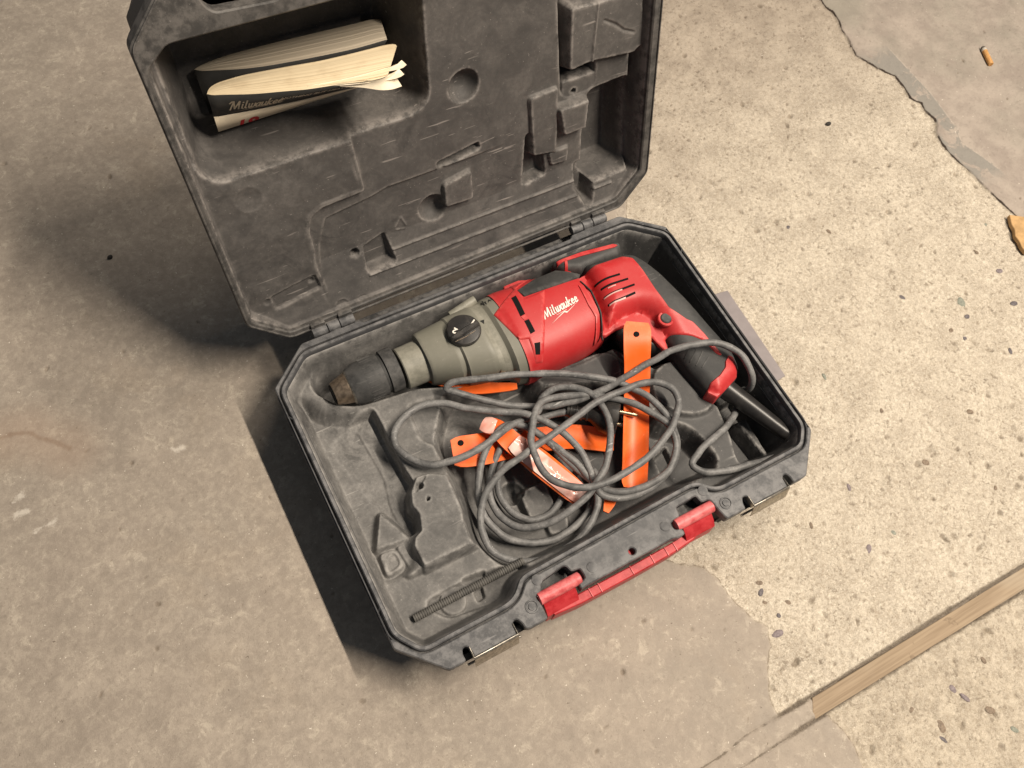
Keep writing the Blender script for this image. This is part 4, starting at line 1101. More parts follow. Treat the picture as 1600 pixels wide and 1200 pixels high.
def both_top(x, y):
    return np.where(x > 0.005, np.maximum(body_top(x, y), gear_top(x, y)), gear_top(x, y))

gear = link('gear_housing', barrel(GEAR), M['grey'], drill)
CY, CZ = 0.1125, ZC
link('collar', lathe([(-0.1085, 0.0170), (-0.1085, 0.0212), (-0.1075, 0.0221), (-0.0835, 0.0226), (-0.0830, 0.0200)], (0, CY, CZ), (1, 0, 0), 48), M['grey'], drill)
CYK = 0.1165
chuck = link('chuck', lathe([(-0.1630, 0.0160), (-0.1625, 0.0180), (-0.1560, 0.0208), (-0.1510, 0.0218), (-0.1290, 0.0224), (-0.1280, 0.0222), (-0.1275, 0.0205), (-0.1245, 0.0205), (-0.1240, 0.0228), (-0.1120, 0.0232), (-0.1112, 0.0224), (-0.1112, 0.0140), (-0.1060, 0.0130)], (0, CYK, CZ), (1, 0, 0), 56, True, 25), M['rubber'], drill)
link('jaw_cone', lathe([(-0.1800, 0.0104), (-0.1796, 0.0116), (-0.1740, 0.0134), (-0.1640, 0.0163), (-0.1620, 0.0165)], (0, CYK, CZ), (1, 0, 0), 40), M['bronze'], chuck)
link('chuck_mouth', lathe([(-0.1799, 0.0104), (-0.1812, 0.0098), (-0.1816, 0.0)], (0, CYK, CZ), (1, 0, 0), 32), M['hole'], chuck)
fl = []
for k in range(26):
    a = 2 * math.pi * k / 26
    if 0.25 < math.sin(a) or True:
        y = CYK + math.cos(a) * 0.0221; z = CZ + math.sin(a) * 0.0221
        m_ = box((0, 0, 0), (0.0135, 0.0006, 0.0008), 0, 0)
        m_.transform(Matrix.Translation((-0.1395, y, z)) @ Matrix.Rotation(a - math.pi / 2, 4, 'X'))
        fl.append(m_)
link('grip_flutes', join(fl), M['rubber'], chuck)
link('worn_ring', lathe([(-0.1640, 0.01635), (-0.1634, 0.0174), (-0.1622, 0.0182)], (0, CYK, CZ), (1, 0, 0), 40, False), M['steel'], chuck)

motor = link('motor_housing', barrel(BODY), M['red'], drill)
# red nose of the motor housing reaching over the gear housing
nose = [(0.0326, 0.1551, 0.056), (0.0389, 0.1608, 0.054), (0.0643, 0.1509, 0.064), (0.0642, 0.1468, 0.066), (0.033, 0.1317, 0.082), (0.0327, 0.1145, 0.09), (0.0563, 0.1141, 0.088), (0.0197, 0.0482, 0.086), (0.0119, 0.0494, 0.066), (0.0141, 0.0715, 0.092), (0.0047, 0.0746, 0.093), (-0.0048, 0.1118, 0.093), (0.0294, 0.1315, 0.072)]
nose = [(p[0], p[1]) for p in nose]
link('front_shroud', drape(nose, both_top, 0.0012, 0.004, (), 0.003, 0.0015, 0.0012), M['red'], drill)
for p in ([(0.0206, 0.1208), (0.0263, 0.1216), (0.0234, 0.097), (0.0178, 0.0963)], [(0.0188, 0.09), (0.024, 0.09), (0.0235, 0.0755), (0.018, 0.0749)], [(0.0174, 0.0652), (0.0234, 0.0639), (0.0187, 0.0541), (0.0142, 0.0554)]):
    link('vent_slot', drape(p, both_top, 0.0016, 0.002, (), 0.002, 0.001), M['hole'], motor)
link('slot_bridge', drape([(0.018, 0.0953), (0.023, 0.0963), (0.0238, 0.091), (0.0192, 0.0907)], both_top, 0.0018, 0.002, (), 0.002, 0.001), M['red'], motor)

# --- rear housing and pistol grip: one solid grown from its side outline
GRIP = [(0.1122, 0.1309), (0.1206, 0.1325), (0.164, 0.1271), (0.1748, 0.1212), (0.1832, 0.1062), (0.1903, 0.0854), (0.1943, 0.0653), (0.1991, 0.0416), (0.2041, 0.0163), (0.2092, -0.0061), (0.2123, -0.0247), (0.2076, -0.0435), (0.2008, -0.0519), (0.1666, -0.063), (0.1598, -0.0516), (0.1582, -0.0395), (0.1554, -0.0217), (0.1538, -0.0042), (0.1518, 0.0102), (0.1502, 0.0281), (0.1473, 0.0467), (0.1384, 0.0562), (0.1212, 0.0574), (0.1004, 0.0509), (0.0988, 0.0577)]
GRIP = fillet(GRIP, 0.006, 3)
def grip_half(x, y, dmin=0.0):
    d = np.clip(-sdf(x, y, GRIP), dmin, None)
    f = np.clip((y + 0.03) / 0.085, 0, 1)
    hmax = 0.0205 + f * f * (3 - 2 * f) * 0.0150
    R = 0.017 + 0.006 * f
    q = 1 - np.clip(d / R, 0, 1)
    return hmax * (1 - q ** 2.4) ** (1 / 2.4)
def grip_top(x, y): return ZC + 0.0005 + grip_half(x, y, 0.0022)
def solid_from(poly, half, zc, res=0.0022):
    P = densify(poly, 0.0022)
    v2 = [Vector(p) for p in P]
    edges = [(i, (i + 1) % len(P)) for i in range(len(P))]
    for o in (0.0003, 0.0009, 0.0019, 0.0034):
        q = offset(P, -o)
        dq = sdf(np.array([a for a, b in q]), np.array([b for a, b in q]), P)
        v2 += [Vector(c) for c, dd in zip(q, dq) if dd < -o * 0.9]
    xs_ = [p[0] for p in P]; ys_ = [p[1] for p in P]
    gx, gy = np.meshgrid(np.arange(min(xs_), max(xs_), res), np.arange(min(ys_), max(ys_), res))
    gx = gx.ravel(); gy = gy.ravel()
    k = sdf(gx, gy, P) < -0.0050
    v2 += [Vector((a, b)) for a, b in zip(gx[k], gy[k])]
    ov, oe, of, orig, _, _ = delaunay_2d_cdt(v2, edges, [], 1, 1e-6)
    V = np.array([[v.x, v.y] for v in ov])
    h = half(V[:, 0], V[:, 1])
    d = -sdf(V[:, 0], V[:, 1], P)
    h = np.where(d < 1e-5, 0, h)
    n = len(V)
    top = np.column_stack([V, zc + h]); bot = np.column_stack([V, zc - h])
    F = [list(f) for f in of] + [[i + n for i in f][::-1] for f in of]
    bm = bmesh.new()
    vs = [bm.verts.new(v) for v in np.vstack([top, bot])]
    for f in F:
        try: bm.faces.new([vs[i] for i in f])
        except ValueError: pass
    bmesh.ops.remove_doubles(bm, verts=bm.verts, dist=1e-5)
    bmesh.ops.recalc_face_normals(bm, faces=bm.faces)
    me = bpy.data.meshes.new('solid'); bm.to_mesh(me); bm.free()
    return sharpen(me, 60)
grip = link('grip', solid_from(GRIP, grip_half, ZC + 0.0005), M['rubber'], drill)
red_rear = fillet([(p[0], p[1]) for p in [(0.0873, 0.1179, 0.074), (0.1103, 0.1211, 0.072), (0.1548, 0.1187, 0.068), (0.1635, 0.1104, 0.07), (0.1649, 0.0922, 0.078), (0.1644, 0.0665, 0.086), (0.1659, 0.042, 0.088), (0.1772, 0.0234, 0.086), (0.1823, 0.0182, 0.085), (0.188, 0.0021, 0.082), (0.1893, -0.0038, 0.081), (0.1939, -0.0245, 0.077), (0.1914, -0.0258, 0.077), (0.1882, -0.0215, 0.078), (0.1831, -0.0039, 0.082), (0.1738, 0.0051, 0.084), (0.1643, 0.0108, 0.085), (0.1549, 0.0179, 0.086), (0.1506, 0.0175, 0.086), (0.148, 0.0057, 0.08), (0.1457, 0.005, 0.076), (0.1434, 0.0074, 0.078), (0.1378, 0.0265, 0.084), (0.136, 0.037, 0.086), (0.1258, 0.0486, 0.086), (0.1093, 0.0493, 0.084), (0.0941, 0.0471, 0.076), (0.0876, 0.0519, 0.076)]], 0.0016, 2)
link('rear_shell', drape(red_rear, grip_top, 0.0012, 0.004, (), 0.0026, 0.0012, 0.0010), M['red'], drill)
slits = [([(0.1116, 0.1021), (0.1391, 0.0989), (0.1385, 0.0966), (0.111, 0.0998)], 'hole'), ([(0.1135, 0.0934), (0.1443, 0.0903), (0.1436, 0.088), (0.1129, 0.0911)], 'hole'), ([(0.1113, 0.0832), (0.1467, 0.0813), (0.1461, 0.079), (0.1107, 0.0809)], 'hole'), ([(0.1102, 0.0733), (0.1424, 0.0727), (0.1418, 0.0704), (0.1096, 0.071)], 'hole')]
for p, k in slits:
    link('vent_slot', drape(p, grip_top, 0.0015, 0.002, (), 0.002, 0.001), M['hole'], drill)
for p in ([(0.1104, 0.082), (0.1311, 0.0809), (0.1306, 0.0794), (0.1101, 0.0808)], [(0.1107, 0.072), (0.1301, 0.0715), (0.1296, 0.07), (0.1102, 0.0706)], [(0.1188, 0.0893), (0.1278, 0.0885), (0.1274, 0.0874), (0.1184, 0.0882)]):
    link('vent_louvre', drape(p, grip_top, 0.0019, 0.001, (), 0.002, 0.001), plain('louvre_worn', (0.62, 0.36, 0.33), 0.5), drill)
bt = [(0.1579, 0.0332)][0]
zb = float(grip_top(np.array([bt[0]]), np.array([bt[1]]))[0])
link('lock_ring', lathe([(0, 0.0088), (0.0026, 0.0086), (0.0032, 0.0078), (0.0030, 0.0062), (0.0, 0.0060)], (bt[0], bt[1], zb - 0.0006), (0, 0, 1), 32, False), M['red'], drill)
link('lock_button', lathe([(0, 0.0060), (0.0036, 0.0058), (0.0046, 0.0048), (0.0048, 0)], (bt[0], bt[1], zb - 0.0006), (0, 0, 1), 28), M['rubber'], drill)
# end band of the grip
band = fillet([(0.1995, -0.0288), (0.2035, -0.0315), (0.2025, -0.0435), (0.1975, -0.0518), (0.1841, -0.0568), (0.1646, -0.0626), (0.1582, -0.0531), (0.1654, -0.0461), (0.1775, -0.0438), (0.1876, -0.0388), (0.1915, -0.0332)], 0.0012, 2)
link('end_band', drape(band, grip_top, 0.0016, 0.016, (), 0.0026, 0.0012, 0.0010), M['red'], drill)
# ribs moulded into the grip
for p, q in (((1073, 557), (1087, 543)), ((1082, 566), (1097, 547)), ((1093, 571), (1105, 553)), ((1071, 551), (1077, 545))):
    pass
rib_px = [(0.1576, -0.0102), (0.1659, -0.005), (0.1596, -0.0169), (0.1727, -0.0083), (0.1626, -0.0233), (0.1765, -0.0134), (0.1664, -0.0284), (0.1793, -0.0214)]
for i in range(0, len(rib_px), 2):
    a, b = rib_px[i], rib_px[i + 1]
    d_ = Vector((b[0] - a[0], b[1] - a[1])).normalized() * 0.0005; n_ = Vector((-d_.y, d_.x))
    link('grip_rib', drape([(a[0] + n_.x, a[1] + n_.y), (b[0] + n_.x, b[1] + n_.y), (b[0] - n_.x, b[1] - n_.y), (a[0] - n_.x, a[1] - n_.y)], grip_top, 0.0007, 0.001, (), 0.002, 0.001), M['rubber'], grip)
# trigger
TRIG = fillet([(0.1124, 0.0618), (0.1262, 0.0657), (0.1402, 0.0618), (0.1504, 0.0516), (0.1548, 0.0312), (0.1562, 0.0091), (0.1445, 0.0087), (0.1299, 0.0191), (0.1152, 0.0228), (0.1115, 0.0339), (0.1088, 0.048)], 0.004, 3)
def trig_half(x, y):
    q = 1 - np.clip(np.clip(-sdf(x, y, TRIG), 0, None) / 0.008, 0, 1)
    return 0.0125 * (1 - q ** 2.2) ** (1 / 2.2)
link('trigger', solid_from(TRIG, trig_half, ZC + 0.001), M['black'], drill)

# grey inlay along the top of the body and the auxiliary rail above it
inlay = [(0.0304, 0.128), (0.0561, 0.1359), (0.0826, 0.1359), (0.1009, 0.1158), (0.0967, 0.1126), (0.0332, 0.1164)]
link('top_inlay', drape(fillet(inlay, 0.001, 2), both_top, 0.0016, 0.004, (), 0.003, 0.0015, 0.001), M['rubber'], drill)
RAIL = fillet([(0.0849, 0.1476), (0.0967, 0.1513), (0.1244, 0.1496), (0.1648, 0.1431), (0.1688, 0.1384), (0.1647, 0.1291), (0.1572, 0.1251), (0.1312, 0.1261), (0.1101, 0.125), (0.0941, 0.1325)], 0.003, 3)
def rail_half(x, y):
    q = 1 - np.clip(np.clip(-sdf(x, y, RAIL), 0, None) / 0.009, 0, 1)
    return 0.017 * (1 - q ** 2.6) ** (1 / 2.6)
link('top_grip', solid_from(RAIL, rail_half, 0.066), M['rubber'], drill)
def rail_top(x, y): return 0.066 + rail_half(x, y)
link('red_piping', drape([(0.0901, 0.1453), (0.1195, 0.1444), (0.1574, 0.1389), (0.1611, 0.1353), (0.1572, 0.1343), (0.1176, 0.1398), (0.1006, 0.1413), (0.0974, 0.1328), (0.0945, 0.1333), (0.0977, 0.1417), (0.0897, 0.1418)], rail_top, 0.0012, 0.005, (), 0.003, 0.0015), M['red'], drill)
link('seam', drape([(0.0954, 0.1079), (0.0963, 0.1078), (0.1004, 0.0926), (0.0978, 0.0666), (0.0899, 0.0446), (0.0886, 0.0443), (0.0964, 0.0664), (0.0991, 0.0923)], lambda x, y: np.maximum(both_top(x, y), grip_top(x, y)), 0.0013, 0.003, (), 0.002, 0.0012), M['dark_print'], drill)
link('panel_edge', drape([(0.0907, 0.1042), (0.0929, 0.104), (0.0912, 0.08), (0.0928, 0.0658), (0.083, 0.0456), (0.0809, 0.0458), (0.0896, 0.0656), (0.0882, 0.0789)], both_top, 0.0012, 0.002, (), 0.002, 0.001, 0.0006), M['red'], motor)

# gear selector
dc = [(-0.0397, 0.1091)][0]
dz = float(gear_top(np.array([dc[0]]), np.array([dc[1]]))[0])
dial = link('gear_selector', lathe([(-0.004, 0.0178), (0.0030, 0.0176), (0.0042, 0.0166), (0.0046, 0.0150), (0.0046, 0.0)], (dc[0], dc[1], dz - 0.0012), (0, 0, 1), 48), M['black'], drill)
ang = math.atan2([(-0.0224, 0.1082)][0][1] - [(-0.055, 0.1028)][0][1], [(-0.0224, 0.1082)][0][0] - [(-0.055, 0.1028)][0][0])
bar = plate(fillet([(-0.0165, -0.0030), (-0.002, -0.0046), (0.0165, -0.0034), (0.0168, 0.0014), (0.002, 0.0026), (-0.0165, 0.0012)], 0.001, 2), 0.0, 0.0040, (), 0.0012)
bar.transform(Matrix.Translation((dc[0] - 0.0005, dc[1] - 0.0022, dz + 0.0030)) @ Matrix.Rotation(ang, 4, 'Z'))
link('selector_bar', bar, M['black'], dial)
edge_line = plate([(-0.015, -0.0052), (-0.002, -0.0066), (0.009, -0.0062), (0.009, -0.0057), (-0.002, -0.0060), (-0.015, -0.0047)], 0.0, 0.0008, (), 0.0001)
edge_line.transform(Matrix.Translation((dc[0] - 0.0005, dc[1] - 0.0022, dz + 0.0032)) @ Matrix.Rotation(ang, 4, 'Z'))
link('rubbed_edge', edge_line, M['bronze'], dial)

def text_mesh(txt, size, ext=0.0001, shear=0.0, bold=0.0):
    cu = bpy.data.curves.new('txt', 'FONT'); cu.body = txt; cu.size = size; cu.extrude = ext; cu.shear = shear; cu.offset = bold
    cu.align_x = 'CENTER'; cu.align_y = 'CENTER'; cu.resolution_u = 4
    o = bpy.data.objects.new('txt', cu); COL.objects.link(o)
    dg = bpy.context.evaluated_depsgraph_get()
    me = bpy.data.meshes.new_from_object(o.evaluated_get(dg))
    COL.objects.unlink(o); bpy.data.objects.remove(o)
    return me
def put_text(name, txt, size, pos, rot, mat, parent, surf=None, off=0.0004, **k):
    me = text_mesh(txt, size, **k)
    me.transform(Matrix.Translation((pos[0], pos[1], 0)) @ Matrix.Rotation(rot, 4, 'Z'))
    zz = pos[2] if surf is None else None
    def f(c):
        z = (surf(c[:, 0], c[:, 1]) if surf is not None else zz) + off + c[:, 2]
        return np.stack([c[:, 0], c[:, 1], z], -1)
    map_mesh(me, f)
    return link(name, me, mat, parent)
p1 = [(-0.0284, 0.112)][0]; p2 = [(-0.0487, 0.1112)][0]
put_text('numeral', '1', 0.0085, (p1[0], p1[1], dz + 0.0036), ang - 1.15, M['white'], dial, bold=0.0003)
put_text('numeral', '2', 0.0085, (p2[0], p2[1], dz + 0.0036), ang + 2.0, M['white'], dial, bold=0.0003)
tri = [(-0.0199, 0.1123), (-0.0144, 0.113), (-0.0172, 0.1077)]
link('pointer', drape(tri, gear_top, 0.0004, 0.0004, (), 0.002, 0.001), M['dark_print'], gear)

# hand-lettered word mark: strokes as ribbons
LET = {  # strokes in a 0..1 high x-height box, (advance, [polylines])
 'M': (1.55, [[(0.0, 0.0), (0.28, 1.75)], [(0.28, 1.75), (0.62, 0.15)], [(0.62, 0.15), (1.10, 1.75)], [(1.10, 1.75), (1.22, 0.0)], [(-0.25, 1.35), (0.05, 1.72), (0.28, 1.75)]]),
 'i': (0.48, [[(0.12, 1.0), (0.12, 0.12), (0.34, 0.0)], [(0.13, 1.32), (0.13, 1.5)]]),
 'l': (0.50, [[(0.12, 1.75), (0.12, 0.12), (0.34, 0.0)]]),
 'w': (1.02, [[(0.08, 1.0), (0.14, 0.1), (0.30, 0.0), (0.46, 0.2), (0.50, 1.0)], [(0.50, 0.3), (0.58, 0.05), (0.74, 0.0), (0.90, 0.3), (0.92, 1.0)]]),
 'a': (0.80, [[(0.60, 0.85), (0.40, 1.0), (0.14, 0.75), (0.10, 0.3), (0.26, 0.0), (0.46, 0.1), (0.60, 0.4)], [(0.62, 1.0), (0.60, 0.15), (0.76, 0.0)]]),
 'u': (0.82, [[(0.10, 1.0), (0.12, 0.2), (0.28, 0.0), (0.48, 0.15), (0.58, 0.45)], [(0.60, 1.0), (0.60, 0.15), (0.76, 0.0)]]),
 'k': (0.78, [[(0.12, 1.75), (0.10, 0.0)], [(0.58, 1.0), (0.14, 0.45), (0.38, 0.3), (0.52, 0.0), (0.70, 0.05)]]),
 'e': (0.72, [[(0.12, 0.48), (0.52, 0.58), (0.50, 0.88), (0.32, 1.0), (0.12, 0.72), (0.12, 0.25), (0.30, 0.0), (0.64, 0.18)]]),
}
def script_polys(word, h, width=0.23, slant=0.28):
    """list of quads (2D) making up the word, origin at the baseline start"""
    out = []; x = 0.0
    for ch in word:
        adv, strokes = LET[ch]
        for st in strokes:
            pts = [Vector((x + a + slant * b, b)) for a, b in st]
            for a, b in zip(pts[:-1], pts[1:]):
                d = (b - a).normalized(); n = Vector((-d.y, d.x)) * width * 0.5; e = d * width * 0.28
                out.append([a - n - e, b - n + e, b + n + e, a + n - e])
        x += adv
    return [[(q.x * h, q.y * h) for q in quad] for quad in out], x * h
def bolt_underline(w, h):
    """long lightning stroke under the word"""
    return [[(0.05 * w, -1.35 * h), (0.52 * w, -0.42 * h), (0.50 * w, -0.62 * h)], [(0.50 * w, -0.62 * h), (0.52 * w, -0.42 * h), (0.60 * w, -0.75 * h), (0.56 * w, -0.95 * h)], [(0.56 * w, -0.95 * h), (0.60 * w, -0.75 * h), (0.98 * w, -0.02 * h), (0.66 * w, -0.62 * h)],
            [(0.30 * w, -0.42 * h), (0.60 * w, -0.42 * h), (0.60 * w, -0.34 * h), (0.30 * w, -0.36 * h)]]
def polys_mesh(polys, fn, off):
    V = []; F = []
    for p in polys:
        p = ccw(p); s = len(V)
        z = fn(np.array([a for a, b in p]), np.array([b for a, b in p])) + off
        V += [(a, b, c) for (a, b), c in zip(p, z)]; F.append(list(range(s, s + len(p))))
    return py_mesh('print', V, F)
def place2(polys, o, e1, e2):
    return [[(o[0] + a * e1[0] + b * e2[0], o[1] + a * e1[1] + b * e2[1]) for a, b in p] for p in polys]
q0, q1, q2 = [(0.0396, 0.0832), (0.0816, 0.0876), (0.0436, 0.0971)]
e1 = Vector(q1) - Vector(q0); wid = e1.length; e1.normalize(); e2 = Vector((-e1.y, e1.x))
polys, w0 = script_polys('Milwaukee', 1.0)
sc = wid / w0
polys, w0 = script_polys('Milwaukee', sc)
polys += bolt_underline(w0, sc)
link('brand_print', polys_mesh(place2(polys, q0, e1, e2), body_top, 0.0006), M['white'], motor)
# small vibration emblem on the gear housing
za, zb_ = [(-0.0076, 0.131), (0.0135, 0.1313)]
ez = (Vector(zb_) - Vector(za)); rz_ = math.atan2(ez.y, ez.x)
zig = []
zz = [(0.0, 0.1), (0.10, 0.75), (0.2, -0.5), (0.32, 1.0), (0.44, -0.6), (0.52, 0.45), (0.58, 0.1)]
for a, b in zip(zz[:-1], zz[1:]):
    A = Vector(a) * 0.009; Bv = Vector(b) * 0.009; A.y *= 0.55; Bv.y *= 0.55
    d = (Bv - A).normalized(); n = Vector((-d.y, d.x)) * 0.0004
    zig.append([tuple(A - n), tuple(Bv - n), tuple(Bv + n), tuple(A + n)])
ex_ = ez.normalized(); ey_ = Vector((-ex_.y, ex_.x))
link('emblem', polys_mesh(place2(zig, za, ex_, ey_), gear_top, 0.0005), M['dark_print'], gear)
tx = Vector(za) + ex_ * 0.0115
put_text('emblem_text', 'AVS', 0.0058, (tx.x, tx.y + 0.0004, 0), rz_, M['dark_print'], gear, gear_top, 0.0004, bold=0.0001, shear=0.2)
# oil plug boss on the upper flank
ob = [(-0.0103, 0.1426)][0]
link('side_boss', lathe([(-0.030, 0.0042), (0.0, 0.0048), (0.0012, 0.0044), (0.0014, 0.0)], (ob[0], ob[1], 0.078), (0.92, 0.1, 0.15), 24), M['grey'], gear)
link('boss_slot', box((ob[0] + 0.0012, ob[1], 0.0784), (0.0010, 0.0066, 0.0016), 0.2, 0), M['hole'], gear)
hx = [(-0.0178, 0.0606)][0]
link('hex_screw', lathe([(0, 0.0040), (0.001, 0.0036), (0.0002, 0.0024), (-0.001, 0.0)], (hx[0], hx[1], 0.068), (0, -0.7, 0.7), 18), M['bronze'], gear)

# ------------------------------------------------------------------ strain relief, cord and plug
RC = 0.0036
rel = [Vector(p) for p in [(0.1823, -0.0474, 0.058), (0.1877, -0.0593, 0.057), (0.1966, -0.0774, 0.055), (0.2083, -0.1031, 0.053), (0.2197, -0.1278, 0.051)]]
rel = catmull(rel, 0.004)
nR = len(rel)
link('strain_relief', tube(rel, [0.0115 - 0.0042 * i / (nR - 1) for i in range(nR)], 20), M['black'], drill)
rd = (rel[-1] - rel[-2]).normalized()
link('relief_flange', lathe([(-0.002, 0.0078), (0.0, 0.0092), (0.0022, 0.0092), (0.0026, 0.0060), (0.0060, 0.0054)], rel[-1], tuple(rd), 24), M['black'], drill)

cord_pts = [(0.2214, -0.1306, 0.05), (0.2232, -0.1389, 0.049), (0.2148, -0.143, 0.048), (0.1877, -0.1389, 0.05), (0.1565, -0.1343, 0.054), (0.1315, -0.1284, 0.057), (0.1123, -0.1196, 0.057), (0.1071, -0.1087, 0.057), (0.1193, -0.1011, 0.057), (0.1432, -0.0947, 0.056), (0.1702, -0.0872, 0.052), (0.1894, -0.0764, 0.042), (0.2112, -0.0599, 0.036), (0.2084, -0.066, 0.06), (0.2068, -0.0595, 0.08), (0.2057, -0.0423, 0.088), (0.198, -0.0272, 0.091), (0.1843, -0.0146, 0.092), (0.1652, -0.0072, 0.092), (0.1421, -0.002, 0.088), (0.1179, -0.0004, 0.08), (0.0966, -0.0004, 0.072), (0.0752, -0.0003, 0.064), (0.0545, 0.0016, 0.058), (0.0344, 0.0048, 0.052), (0.0131, 0.0129, 0.047), (-0.0045, 0.0213, 0.044), (-0.0275, 0.0348, 0.046), (-0.0523, 0.0518, 0.052), (-0.0706, 0.0637, 0.06), (-0.0784, 0.0699, 0.066), (-0.0734, 0.0715, 0.069), (-0.0565, 0.0667, 0.07), (-0.0288, 0.0572, 0.07), (0.0055, 0.0452, 0.069), (0.0355, 0.0313, 0.068), (0.0612, 0.0162, 0.067), (0.0823, -0.0007, 0.066), (0.0975, -0.0202, 0.066), (0.1058, -0.0417, 0.066), (0.1086, -0.0626, 0.064), (0.1049, -0.0822, 0.06), (0.0935, -0.0973, 0.055), (0.0745, -0.1063, 0.05), (0.0512, -0.1087, 0.046), (0.0282, -0.1039, 0.044), (0.0124, -0.0922, 0.046), (0.011, -0.0782, 0.05), (0.0139, -0.0626, 0.052), (0.0131, -0.0438, 0.055), (0.0066, -0.0221, 0.058), (-0.0058, -0.0015, 0.06), (-0.0242, 0.016, 0.06), (-0.0458, 0.0299, 0.058), (-0.0699, 0.0464, 0.058), (-0.0881, 0.0599, 0.058), (-0.1066, 0.0658, 0.058), (-0.1278, 0.0623, 0.058), (-0.1437, 0.0504, 0.058), (-0.1476, 0.0344, 0.058), (-0.1409, 0.0196, 0.059), (-0.1268, 0.0063, 0.06), (-0.1073, -0.0001, 0.061), (-0.0802, -0.0014, 0.062), (-0.0542, 0.0035, 0.061), (-0.0351, 0.0086, 0.056), (-0.0188, 0.0104, 0.05), (0.0003, 0.0143, 0.047), (0.008, 0.0235, 0.05), (0.0229, 0.0254, 0.054), (0.0405, 0.0172, 0.058), (0.0537, 0.001, 0.06), (0.0553, -0.0199, 0.062), (0.0494, -0.0408, 0.063), (0.0358, -0.0607, 0.063), (0.0199, -0.0766, 0.061), (0.0026, -0.0862, 0.057), (-0.0184, -0.0923, 0.053), (-0.0419, -0.0945, 0.048), (-0.0624, -0.0907, 0.042), (-0.0798, -0.0778, 0.038), (-0.0872, -0.0576, 0.036), (-0.0829, -0.0357, 0.036), (-0.0708, -0.0179, 0.038), (-0.0554, -0.0044, 0.042), (-0.0387, 0.0056, 0.046), (-0.0202, 0.0037, 0.044), (-0.0104, -0.0154, 0.048), (-0.0026, -0.0339, 0.05), (0.005, -0.0529, 0.05), (0.0093, -0.0692, 0.048), (0.0104, -0.0835, 0.045), (0.0059, -0.0971, 0.042), (-0.0083, -0.1107, 0.039), (-0.0315, -0.1198, 0.037), (-0.0556, -0.1219, 0.036), (-0.0801, -0.1177, 0.036), (-0.0981, -0.1058, 0.036), (-0.1085, -0.0899, 0.038), (-0.11, -0.0723, 0.042), (-0.1037, -0.0556, 0.046), (-0.0893, -0.0405, 0.052), (-0.067, -0.0306, 0.058), (-0.044, -0.0267, 0.062), (-0.0243, -0.0232, 0.064), (-0.0012, -0.0204, 0.066), (0.0234, -0.016, 0.067), (0.0528, -0.0106, 0.068), (0.0787, -0.0121, 0.068), (0.1007, -0.0134, 0.07), (0.1174, -0.0209, 0.072), (0.1258, -0.0343, 0.073), (0.1239, -0.0493, 0.073), (0.1122, -0.0623, 0.073), (0.0947, -0.0737, 0.073), (0.0672, -0.0838, 0.072), (0.042, -0.0886, 0.071), (0.0162, -0.0891, 0.07), (-0.0043, -0.085, 0.069), (-0.021, -0.0734, 0.068), (-0.032, -0.0567, 0.067), (-0.0338, -0.0372, 0.066), (-0.029, -0.0183, 0.065), (-0.0175, -0.0018, 0.063), (-0.0062, 0.0112, 0.06), (0.0076, 0.0184, 0.054), (0.0425, 0.0071, 0.057), (0.072, -0.0132, 0.061), (0.0932, -0.0398, 0.065), (0.1047, -0.0658, 0.065), (0.1008, -0.0864, 0.062), (0.0807, -0.1034, 0.056), (0.0527, -0.1058, 0.05), (0.0264, -0.0963, 0.046), (0.0109, -0.0763, 0.045), (0.0002, -0.0493, 0.047), (-0.0102, -0.021, 0.05), (-0.0208, 0.0003, 0.052), (-0.0365, 0.0122, 0.053), (-0.0578, 0.0062, 0.052), (-0.079, -0.0103, 0.048), (-0.0942, -0.0322, 0.042), (-0.0988, -0.0568, 0.036), (-0.0915, -0.0811, 0.031), (-0.0707, -0.0996, 0.029), (-0.0435, -0.1077, 0.029), (-0.0107, -0.1015, 0.03), (0.0154, -0.0872, 0.032), (0.0205, -0.064, 0.034), (0.0087, -0.0582, 0.034), (-0.0187, -0.0738, 0.032), (-0.0369, -0.0828, 0.031), (-0.0589, -0.0804, 0.031), (-0.0722, -0.065, 0.031), (-0.0747, -0.0454, 0.031), (-0.0669, -0.025, 0.032), (-0.0495, -0.0086, 0.034), (-0.032, 0.0037, 0.036), (-0.0147, 0.0084, 0.038), (0.0068, 0.0065, 0.04), (0.0217, 0.0023, 0.042), (0.0307, -0.0018, 0.043)]
cp = catmull(cord_pts, 0.0028)
_n = len(cp); _t = np.arange(_n) * 0.0028
wob = [np.interp(_t, np.arange(0, _t[-1] + 0.03, 0.014), (rng.random(int((_t[-1] + 0.03) / 0.014) + 1) - 0.5) * 0.0016) for _ in range(3)]
cp = [p + Vector((wob[0][i], wob[1][i], wob[2][i] * 0.5)) for i, p in enumerate(cp)]
cord = link('power_cord', tube(cp, [RC * (1 + 0.05 * math.sin(i * 0.9) * math.sin(i * 0.13)) for i in range(_n)], 12, 80), M['cord'], drill)
